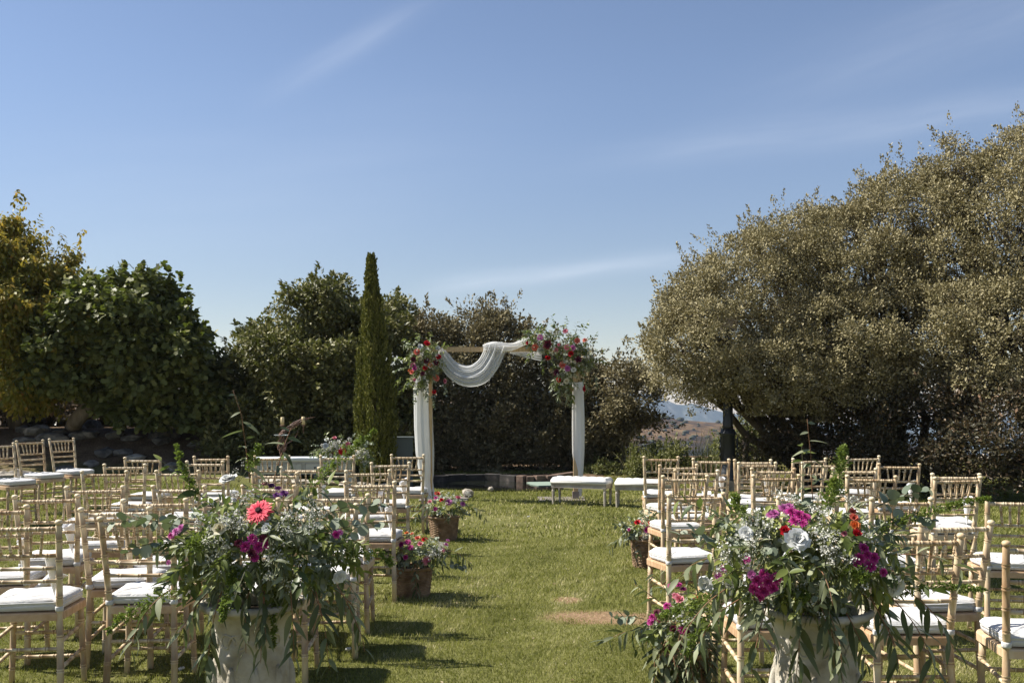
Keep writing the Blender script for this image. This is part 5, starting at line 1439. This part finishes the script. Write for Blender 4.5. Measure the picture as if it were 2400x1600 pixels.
bouquet((UR.x, UR.y, .745), 'bright bouquet with magenta clusters and white peonies in the right urn', CR, RR, 33,
  [(1868, 1265, 'peony', 'white', .043, 0), (2097, 1371, 'peony', 'white', .040, 0), (1655, 1369, 'peony', 'white', .030, 0), (1748, 1250, 'peony', 'white', .026, 0),
   (1815, 1203, 'mum', 'lilac', .0206, 0), (1838, 1192, 'mum', 'lilac', .0224, 0), (1856, 1200, 'mum', 'magenta', .0224, 0), (1874, 1208, 'mum', 'magenta', .0224, 0), (1888, 1212, 'mum', 'magenta', .0189, 0), (1850, 1187, 'mum', 'lilac', .0189, 0), (1862, 1220, 'mum', 'magenta', .0189, 0), (1806, 1206, 'mum', 'lilac', .0155, 0), (1883, 1226, 'mum', 'magenta', .0155, 0),
   (1838, 1244, 'rose', 'red', .022, 0), (2000, 1215, 'rose', 'coral', .022, 0), (2003, 1232, 'rose', 'orange', .022, 0), (2006, 1250, 'rose', 'red', .020, 0), (1998, 1200, 'rose', 'coral', .016, 0),
   (2025, 1284, 'mum', 'magenta', .0189, 0), (2015, 1308, 'mum', 'magenta', .0206, 0), (2032, 1300, 'mum', 'magenta', .0172, 0), (2048, 1306, 'mum', 'magenta', .0189, 0), (2040, 1326, 'mum', 'magenta', .0206, 0), (2070, 1340, 'mum', 'magenta', .0155, 0), (2008, 1318, 'mum', 'magenta', .0155, 0),
   (1775, 1360, 'mum', 'magenta', .0206, 0), (1790, 1345, 'mum', 'magenta', .0189, 0), (1800, 1362, 'mum', 'magenta', .0224, 0), (1818, 1355, 'mum', 'magenta', .0206, 0), (1768, 1378, 'mum', 'magenta', .0206, 0), (1790, 1384, 'mum', 'magenta', .0224, 0), (1812, 1378, 'mum', 'magenta', .0189, 0), (1780, 1398, 'mum', 'magenta', .0172, 0), (1762, 1345, 'mum', 'lilac', .0155, 0),
   (1684, 1350, 'mum', 'lilac', .0155, 0), (1696, 1332, 'mum', 'lilac', .0138, 0), (1750, 1312, 'mum', 'magenta', .0138, 0), (1978, 1250, 'rose', 'pink', .014, 0)],
  [(1770, 1225, .07, 500), (1720, 1300, .085, 680), (1930, 1225, .07, 480), (1960, 1300, .085, 620), (1990, 1180, .06, 420), (1920, 1180, .05, 260), (1845, 1165, .05, 240), (1910, 1400, .08, 480), (1780, 1255, .06, 300), (2020, 1350, .06, 260), (1930, 1270, .06, 300), (1700, 1350, .05, 240), (2030, 1245, .05, 260)],
  [(1950, 1170, .2, 1.0, -.05, .20, 1700, .1, .05), (2040, 1240, 1.0, .28, -.1, .42, 2000, .25, .030), (2060, 1390, 1.0, .1, -.2, .36, 1800, .3, .032), (1760, 1230, -.6, .5, -.4, .18, 1200, .3, .05), (1860, 1390, .0, .2, -.9, .12, 1200, .3, .055), (1700, 1400, -.9, -.1, -.3, .26, 1500, .5, .055),
   (1960, 1335, .3, .2, -.8, .14, 1300, .4, .055), (1690, 1430, -.8, -.5, -.4, .22, 1200, .8, .05), (1930, 1210, 0, .6, -.6, .18, 1400, .3, .06)],
  7,
  [(1905, 1170, -.1, 1.0, -.05, .30, 'willow', 8, .05), (1880, 1175, .05, 1.0, 0, .22, 'green', 7, .1), (1720, 1235, -.8, .6, -.1, .24, 'green', 8, .4), (1700, 1270, -1, .35, -.1, .20, 'silver', 12, .5), (1690, 1300, -.9, -.1, -.2, .2, 'willow', 8, .9),
   (2050, 1190, .8, .45, -.1, .22, 'silver', 14, .5), (2080, 1220, 1, .2, -.1, .18, 'silver', 10, .6), (2080, 1300, 1.0, .1, -.3, .26, 'willow', 9, .8), (1830, 1310, -.3, .1, -1, .2, 'green', 8, .9), (1900, 1320, .2, .0, -1, .22, 'willow', 8, 1.2),
   (1740, 1330, -.6, .1, -.8, .2, 'green', 8, .8), (2050, 1340, .6, .1, -.8, .22, 'green', 8, .8), (1960, 1260, .2, .2, -.9, .16, 'green', 6, .6)],
  [(1870, 1420, .0, -1, .27, 10, 1.25), (1930, 1430, .35, -.9, .25, 9, 1.2), (1800, 1410, -.5, -.7, .25, 9, 1.2), (1740, 1400, -.9, -.3, .26, 9, 1.15), (2040, 1400, .5, -.9, .30, 10, 1.15), (2090, 1400, .7, -.8, .30, 10, 1.15), (2120, 1380, .8, -.5, .26, 9, 1.1), (1980, 1430, .5, -.8, .22, 8, 1.15), (1700, 1380, -.9, -.5, .28, 9, 1.1)])

# baskets along the aisle
m_wick = noisy('wicker', [(0.3, (.14, .085, .045)), (0.55, (.26, .17, .10)), (0.75, (.40, .285, .18))], 14, .75, .2, .3, 40)
def basket(loc, r, h, label, seed, flowers, nsp, C, Rr, babies=(), ferns=(), blabel='', bsprigs=()):
    random.seed(seed)
    g = empty('wicker_basket', loc); tag(g, label, 'basket', 'wicker baskets along the aisle')
    mb = MB(); nring = int(h/.013)
    for i in range(nring):
        z = .007+i*(h-.01)/nring; rr = r*(.84+.16*z/h); P = []
        n_ = 36
        for k in range(n_+1):
            a = 2*math.pi*k/n_; w_ = .0045*math.sin(a*12+(i % 2)*math.pi); P.append(((rr+w_)*math.cos(a), (rr+w_)*math.sin(a), z+.0015*math.sin(a*5+i)))
        mb.tube(P, .0066, 5, False)
    mb.build('weave', m_wick, g)
    mb = MB(); mb.lathe([(r*.80, .004), (r*.815, .01), (r*.97, h-.02), (r*.90, h-.03)], 28); mb.build('liner', m_wick, g)
    mb = MB(); P = [((r+.004)*math.cos(a), (r+.004)*math.sin(a), h) for a in [2*math.pi*k/36 for k in range(37)]]; mb.tube(P, .012, 7, False); mb.build('rim', m_wick, g)
    base = (loc[0], loc[1], h)
    f = empty('flower_arrangement', base); tag(f, blabel, 'flowers', 'low flower arrangements along the aisle')
    Bv = Vector(base); C = Vector(C); J = Joined(); tot_ = 0
    for px, py, dx, dz, dy, L, kind, nl, dr in bsprigs:
        p, n2 = surf(C, [q_*.7 for q_ in Rr], px, py); sprig(f, p-Bv, Vector((dx, dy, dz)), L, kind, nl, droop=dr, hang=.6)
    for k in range(nsp):
        a = 2*math.pi*(k+random.random()*.7)/nsp; d = Vector((math.cos(a), math.sin(a), random.uniform(-.1, .5)))
        p = C+Vector((d.x*Rr[0]*.3, d.y*Rr[1]*.3, -Rr[2]*random.uniform(.1, .5)))
        sprig(f, p-Bv, d, random.uniform(.16, .27), random.choice(['willow', 'willow', 'silver', 'green']), 9, .85, random.uniform(1.0, 2.6), hang=.7)
    for k in range(60):
        d = Vector((random.gauss(0, 1), random.gauss(-.2, 1), random.gauss(.25, .8))).normalized()
        p = C+Vector((d.x*Rr[0], d.y*Rr[1], d.z*Rr[2]))*random.uniform(.2, .8)
        sprig(None, p-Bv, d, random.uniform(.06, .13), random.choice(['willow', 'green', 'silver']), 7, random.uniform(.55, .8), .9, J, .4)
    J.build(f)
    for (px, py, kind, col, size) in flowers:
        p, n2 = surf(C, Rr, px, py); bloom(kind, col, size, p-Bv, (n2*.7+Vector((0, -.4, .4))).normalized(), f)
    for (px, py, rr_, n) in babies:
        p, n2 = surf(C, Rr, px, py); baby(f, p-Bv, (rr_,)*3, n, .009)
    for (px, py, dx, dz, dy, L, n, dr, r0_) in ferns:
        p, n2 = surf(C, [q_*.7 for q_ in Rr], px, py); fern(f, p-Bv, Vector((dx, dy, dz)), L, dr, r0_, n)
b1 = PX(1040, 944, 10.95); b1.z = 0
basket(b1, .165, .25, 'round brown wicker basket farthest along the left side of the aisle', 41,
  [(1025, 1158, 'rose', 'red', .04), (1035, 1172, 'rose', 'red', .03), (1022, 1166, 'mum', 'magenta', .025), (1073, 1167, 'rose', 'pink', .035), (1052, 1176, 'mum', 'lilac', .04), (1008, 1176, 'rose', 'pink', .03), (1085, 1180, 'mum', 'lilac', .03), (1020, 1192, 'mum', 'magenta', .025)], 12, (b1.x+.02, b1.y, .37), (.26, .2, .14),
  [(1095, 1157, .04, 90), (1060, 1170, .05, 120)], [(1080, 1180, .9, -.1, -.2, .2, 400, 1.2, .03)], 'low arrangement with two red roses in the far left basket',
  [(1080, 1185, 1, .1, -.1, .36, 'willow', 14, 1.7), (1015, 1185, -.6, .2, -.4, .28, 'willow', 12, 2.0), (1000, 1180, -1, .2, 0, .22, 'willow', 9, 1.5)])
b2 = PX(969, 944, 7.75); b2.z = 0
basket(b2, .145, .225, 'round brown wicker basket nearest on the left side of the aisle', 42,
  [(995, 1265, 'rose', 'red', .028), (978, 1262, 'rose', 'coral', .028), (985, 1275, 'rose', 'pink', .026), (953, 1250, 'rose', 'orange', .022), (966, 1252, 'rose', 'coral', .02), (955, 1270, 'mum', 'magenta', .028), (940, 1275, 'mum', 'magenta', .028), (962, 1282, 'mum', 'magenta', .024), (1000, 1313, 'mum', 'pink', .034), (1045, 1275, 'mum', 'lilac', .022), (1038, 1288, 'mum', 'pink', .02), (950, 1305, 'mum', 'magenta', .02), (1050, 1266, 'mum', 'lilac', .016)], 12, (b2.x+.03, b2.y, .335), (.23, .18, .125),
  [(1020, 1290, .05, 180), (1035, 1280, .045, 150), (1010, 1300, .04, 120)], [(1040, 1300, .9, .0, -.2, .16, 400, 1.2, .03)], 'low arrangement of magenta, coral and red flowers in the near left basket',
  [(975, 1330, .1, -.3, -1, .24, 'willow', 12, 2.2), (1040, 1290, 1, .1, -.1, .26, 'willow', 11, 1.6), (930, 1290, -.9, .1, -.2, .14, 'silver', 10, .6), (1045, 1320, .9, -.1, 0, .18, 'silver', 9, .6)])
b3 = PX(1518, 944, 9.15); b3.z = 0
basket(b3, .155, .25, 'round brown wicker basket farthest along the right side of the aisle', 43,
  [(1494, 1225, 'rose', 'red', .034), (1503, 1228, 'rose', 'red', .02), (1524, 1226, 'rose', 'coral', .03), (1518, 1241, 'mum', 'magenta', .032), (1535, 1246, 'rose', 'pink', .03), (1550, 1225, 'mum', 'magenta', .02), (1474, 1240, 'mum', 'magenta', .016)], 10, (b3.x-.03, b3.y, .35), (.22, .18, .12),
  [(1510, 1255, .04, 100)], [], 'small arrangement with a single red rose in the far right basket',
  [(1480, 1235, -.9, .3, -.1, .16, 'silver', 12, .5), (1475, 1255, -1, 0, -.2, .24, 'willow', 11, 1.6), (1500, 1265, -.2, -.3, -.9, .18, 'silver', 10, 1.6), (1520, 1210, .1, .6, -.2, .1, 'silver', 8, .3)])
b4 = PX(1606, 944, 5.15); b4.z = 0
basket(b4, .13, .22, 'wicker basket near the right urn, hidden under trailing leaves', 44,
  [(1573, 1372, 'mum', 'magenta', .022), (1590, 1370, 'mum', 'magenta', .022), (1601, 1380, 'mum', 'magenta', .02), (1592, 1405, 'rose', 'pink', .030), (1584, 1398, 'rose', 'pink', .024), (1628, 1400, 'rose', 'red', .020), (1524, 1406, 'rose', 'coral', .018), (1540, 1436, 'mum', 'wine', .022), (1530, 1446, 'mum', 'magenta', .022), (1546, 1448, 'mum', 'wine', .02), (1525, 1456, 'mum', 'magenta', .02), (1564, 1420, 'mum', 'magenta', .022), (1600, 1475, 'mum', 'magenta', .022), (1578, 1472, 'mum', 'wine', .018), (1610, 1480, 'mum', 'wine', .018)], 20, (b4.x-.02, b4.y, .375), (.19, .16, .16),
  [(1648, 1422, .02, 40), (1600, 1450, .05, 160)], [(1640, 1430, .3, .8, -.2, .2, 1200, .5, .05), (1610, 1440, .5, .7, -.3, .18, 1000, .4, .05)], 'low arrangement of magenta flowers over trailing leaves, nearest on the right',
  [(1530, 1470, -1, .0, -.2, .26, 'willow', 12, .9), (1510, 1450, -1, .25, -.1, .18, 'silver', 12, .4), (1570, 1400, -.5, .9, -.1, .16, 'willow', 8, .2), (1545, 1410, -.8, .6, 0, .16, 'willow', 7, .3), (1600, 1500, 0, -.3, -1, .26, 'willow', 13, 2.4), (1560, 1500, -.3, -.3, -1, .26, 'willow', 13, 2.4), (1640, 1500, .4, -.3, -1, .26, 'willow', 13, 2.4), (1580, 1520, 0, -.6, -.8, .2, 'green', 9, 1.6)]+[(1540+12*i, 1500, -.45+.1*i, -.55, -.8, .30, 'willow', 13, 2.6) for i in range(9)])

# flower bunches on the arch, and on the console table
def bunch(name, loc, label, seed, blobs, flowers, n, twigs, nl=0, scale=1.0, cat='flower bunch', babyf=.15, group=None):
    random.seed(seed); g = empty(name, loc); tag(g, label, cat, group); Bv = Vector(loc); J = Joined()
    for k in range(n):
        C, Rr = random.choice(blobs); d = Vector((random.gauss(0, 1), random.gauss(-.2, 1), random.gauss(0, 1))).normalized()
        p = C+Vector((d.x*Rr[0], d.y*Rr[1], d.z*Rr[2]))*random.uniform(.15, .95)
        sprig(None, p-Bv, d+Vector((0, 0, -.1)), random.uniform(.07, .16)*scale, random.choice(['willow', 'green', 'green', 'green', 'silver']), 7, random.uniform(.6, 1.0)*scale, 1.0, J, .4)
    for (px, py, dx, dz, L, kind, nleaf, dr) in twigs:
        C, Rr = min(blobs, key=lambda b_: (b_[0]-PX(px, py, b_[0].y)).length)
        p = PX(px, py, C.y-Rr[1]*.3); sprig(None, p-Bv, Vector((dx, -.15, dz)), L, kind, nleaf, scale, dr, J, .5)
    J.build(g)
    for (px, py, kind, col, size) in flowers:
        C, Rr = min(blobs, key=lambda b_: (b_[0]-PX(px, py, b_[0].y)).length)
        p, n2 = surf(C, Rr, px, py); bloom(kind, col, size, p-Bv, (n2*.6+Vector((0, -.6, .2))).normalized(), g)
    for (C, Rr) in blobs:
        if babyf: baby(g, C-Bv+Vector((0, -Rr[1]*.5, 0)), tuple(q_*.9 for q_ in Rr), int(900*babyf), .014)
    return g
def Bp(px, py, rx, rz, ry, d=15.35): return (PX(px, py, d), (rx*d/F, ry, rz*d/F))
bunch('arch_flowers', A(990, 860, -.2), 'flower bunch with red and cream blooms on the left arch corner', 51,
  [Bp(985, 828, 34, 32, .22), (Bp(990, 880, 36, 36, .22)), Bp(1012, 845, 26, 34, .2)],
  [(1001, 806, 'rose', 'red', .058), (978, 825, 'rose', 'coral', .06), (984, 839, 'rose', 'cream', .05), (986, 812, 'rose', 'white', .045), (1027, 837, 'rose', 'red', .05), (969, 842, 'mum', 'wine', .045), (968, 856, 'mum', 'magenta', .045), (972, 863, 'mum', 'magenta', .04), (996, 863, 'rose', 'red', .045), (1009, 855, 'rose', 'orange', .042), (966, 872, 'rose', 'coral', .045),
   (1023, 885, 'gerbera', 'coral', .055), (966, 889, 'rose', 'cream', .045), (1025, 817, 'rose', 'white', .05), (1016, 917, 'rose', 'red', .042), (1000, 845, 'mum', 'wine', .05), (1022, 850, 'mum', 'wine', .045), (1041, 893, 'rose', 'pink', .045), (990, 875, 'mum', 'wine', .04), (960, 868, 'rose', 'orange', .03), (972, 890, 'rose', 'pink', .03)],
  190, [(975, 815, -.6, .6, .24, 'green', 9, .5), (955, 840, -1, .1, .22, 'green', 9, .8), (960, 860, -1, 0, .26, 'silver', 12, .9), (965, 895, -.8, -.3, .26, 'green', 10, 1.5), (975, 905, -.2, -1, .28, 'silver', 12, 1.5), (1000, 905, 0, -1, .24, 'silver', 12, 1), (1015, 920, .05, -1, .26, 'silver', 12, 1), (1035, 895, .6, -.6, .24, 'silver', 12, 1.5), (1000, 800, .3, .8, .16, 'green', 8, .4), (980, 800, -.2, .9, .14, 'green', 7, .4), (1030, 815, .8, .4, .18, 'green', 8, .6), (950, 880, -1, -.2, .24, 'green', 10, 1.6)], scale=1.05, babyf=.5)
bunch('arch_flowers', A(1310, 850, -.2), 'larger flower bunch with red and pink blooms on the right arch corner', 52,
  [Bp(1270, 795, 42, 30, .24), Bp(1325, 800, 46, 40, .25), Bp(1345, 840, 40, 40, .22), Bp(1320, 880, 30, 40, .2), Bp(1370, 830, 26, 30, .2)],
  [(1254, 814, 'gerbera', 'coral', .055), (1266, 820, 'rose', 'white', .06), (1283, 807, 'mum', 'wine', .07), (1284, 837, 'rose', 'red', .05), (1266, 791, 'mum', 'lilac', .05), (1325, 776, 'mum', 'pink', .045), (1353, 798, 'gerbera', 'coral', .05), (1371, 797, 'mum', 'coral', .045), (1338, 829, 'rose', 'red', .052), (1342, 815, 'mum', 'lilac', .045), (1328, 814, 'mum', 'pink', .045),
   (1303, 820, 'mum', 'pink', .04), (1355, 842, 'mum', 'wine', .055), (1318, 855, 'mum', 'coral', .055), (1330, 863, 'mum', 'lilac', .05), (1344, 866, 'rose', 'white', .048), (1304, 872, 'mum', 'wine', .05), (1310, 890, 'rose', 'red', .045), (1328, 893, 'rose', 'cream', .052), (1347, 881, 'rose', 'cream', .04), (1339, 912, 'rose', 'coral', .045), (1368, 911, 'rose', 'red', .052), (1275, 756, 'rose', 'white', .04), (1236, 803, 'rose', 'red', .03), (1310, 808, 'rose', 'pink', .03), (1347, 848, 'rose', 'cream', .03)],
  300, [(1275, 785, -.5, .8, .24, 'green', 9, .3), (1297, 775, 0, 1, .24, 'green', 11, .2), (1260, 800, -.9, .4, .22, 'green', 9, .5), (1325, 775, .2, 1, .22, 'green', 9, .3), (1355, 785, .8, .8, .26, 'green', 10, .4), (1375, 800, .8, .6, .22, 'green', 9, .4), (1380, 825, 1, .3, .26, 'green', 10, .6), (1390, 840, 1, 0, .24, 'green', 10, 1.0),
   (1250, 820, -.5, -.6, .22, 'green', 10, 1.2), (1275, 835, -.1, -1, .26, 'green', 10, 1), (1310, 880, -.7, -.7, .24, 'willow', 9, 1), (1315, 905, -.3, -1, .26, 'willow', 10, 1), (1330, 905, 0, -1, .28, 'willow', 12, 1), (1340, 915, .1, -1, .28, 'green', 12, 1), (1365, 880, .5, -.9, .28, 'willow', 10, 1), (1385, 870, .7, -.8, .28, 'willow', 10, 1.2), (1345, 790, .3, 1, .24, 'willow', 8, .3), (1245, 790, -.8, .7, .22, 'silver', 9, .5)], scale=1.05, babyf=.35)
gt = PX(800, 1062, 12.85)
bunch('table_flowers', (gt.x, gt.y, HT), 'white and green flower arrangement with a red gerbera on the console table', 53,
  [Bp(775, 1052, 30, 22, .16, 12.85), Bp(815, 1045, 36, 26, .16, 12.85), (Bp(850, 1068, 20, 24, .12, 12.75))],
  [(802, 1057, 'gerbera', 'red', .052), (784, 1027, 'rose', 'pink', .034), (815, 1040, 'mum', 'pink', .034), (764, 1045, 'rose', 'white', .045), (766, 1031, 'rose', 'white', .035), (835, 1057, 'rose', 'cream', .025), (780, 1062, 'mum', 'wine', .02), (815, 1062, 'mum', 'wine', .02)],
  120, [(760, 1058, -1, .1, .2, 'willow', 9, .8), (775, 1035, -.5, .8, .14, 'green', 8, .3), (850, 1045, .8, .5, .16, 'silver', 9, .6), (860, 1070, .6, -.6, .22, 'willow', 10, 1.5), (845, 1080, .1, -1, .22, 'willow', 10, 1.5), (835, 1030, .4, .9, .14, 'green', 8, .3)], scale=.85, cat='flowers', babyf=.5)
# loose petals and clover heads on the grass
random.seed(99)
for px, py, l_ in ((1238, 1210, 'small white flower fallen in the middle of the aisle'), (815, 1520, 'small white flower on the grass near the left chairs'), (423, 1566, 'small white flower under the lower left chairs')):
    g = GR(px, py, .03); mb = MB(); mb.ico((0, 0, 0), (.016, .016, .012), .3); mb.ico((.014, .004, .004), .009, .3); o = mb.build('fallen_flower', PM['white']); o.location = g
    tag(o, l_, 'flower')
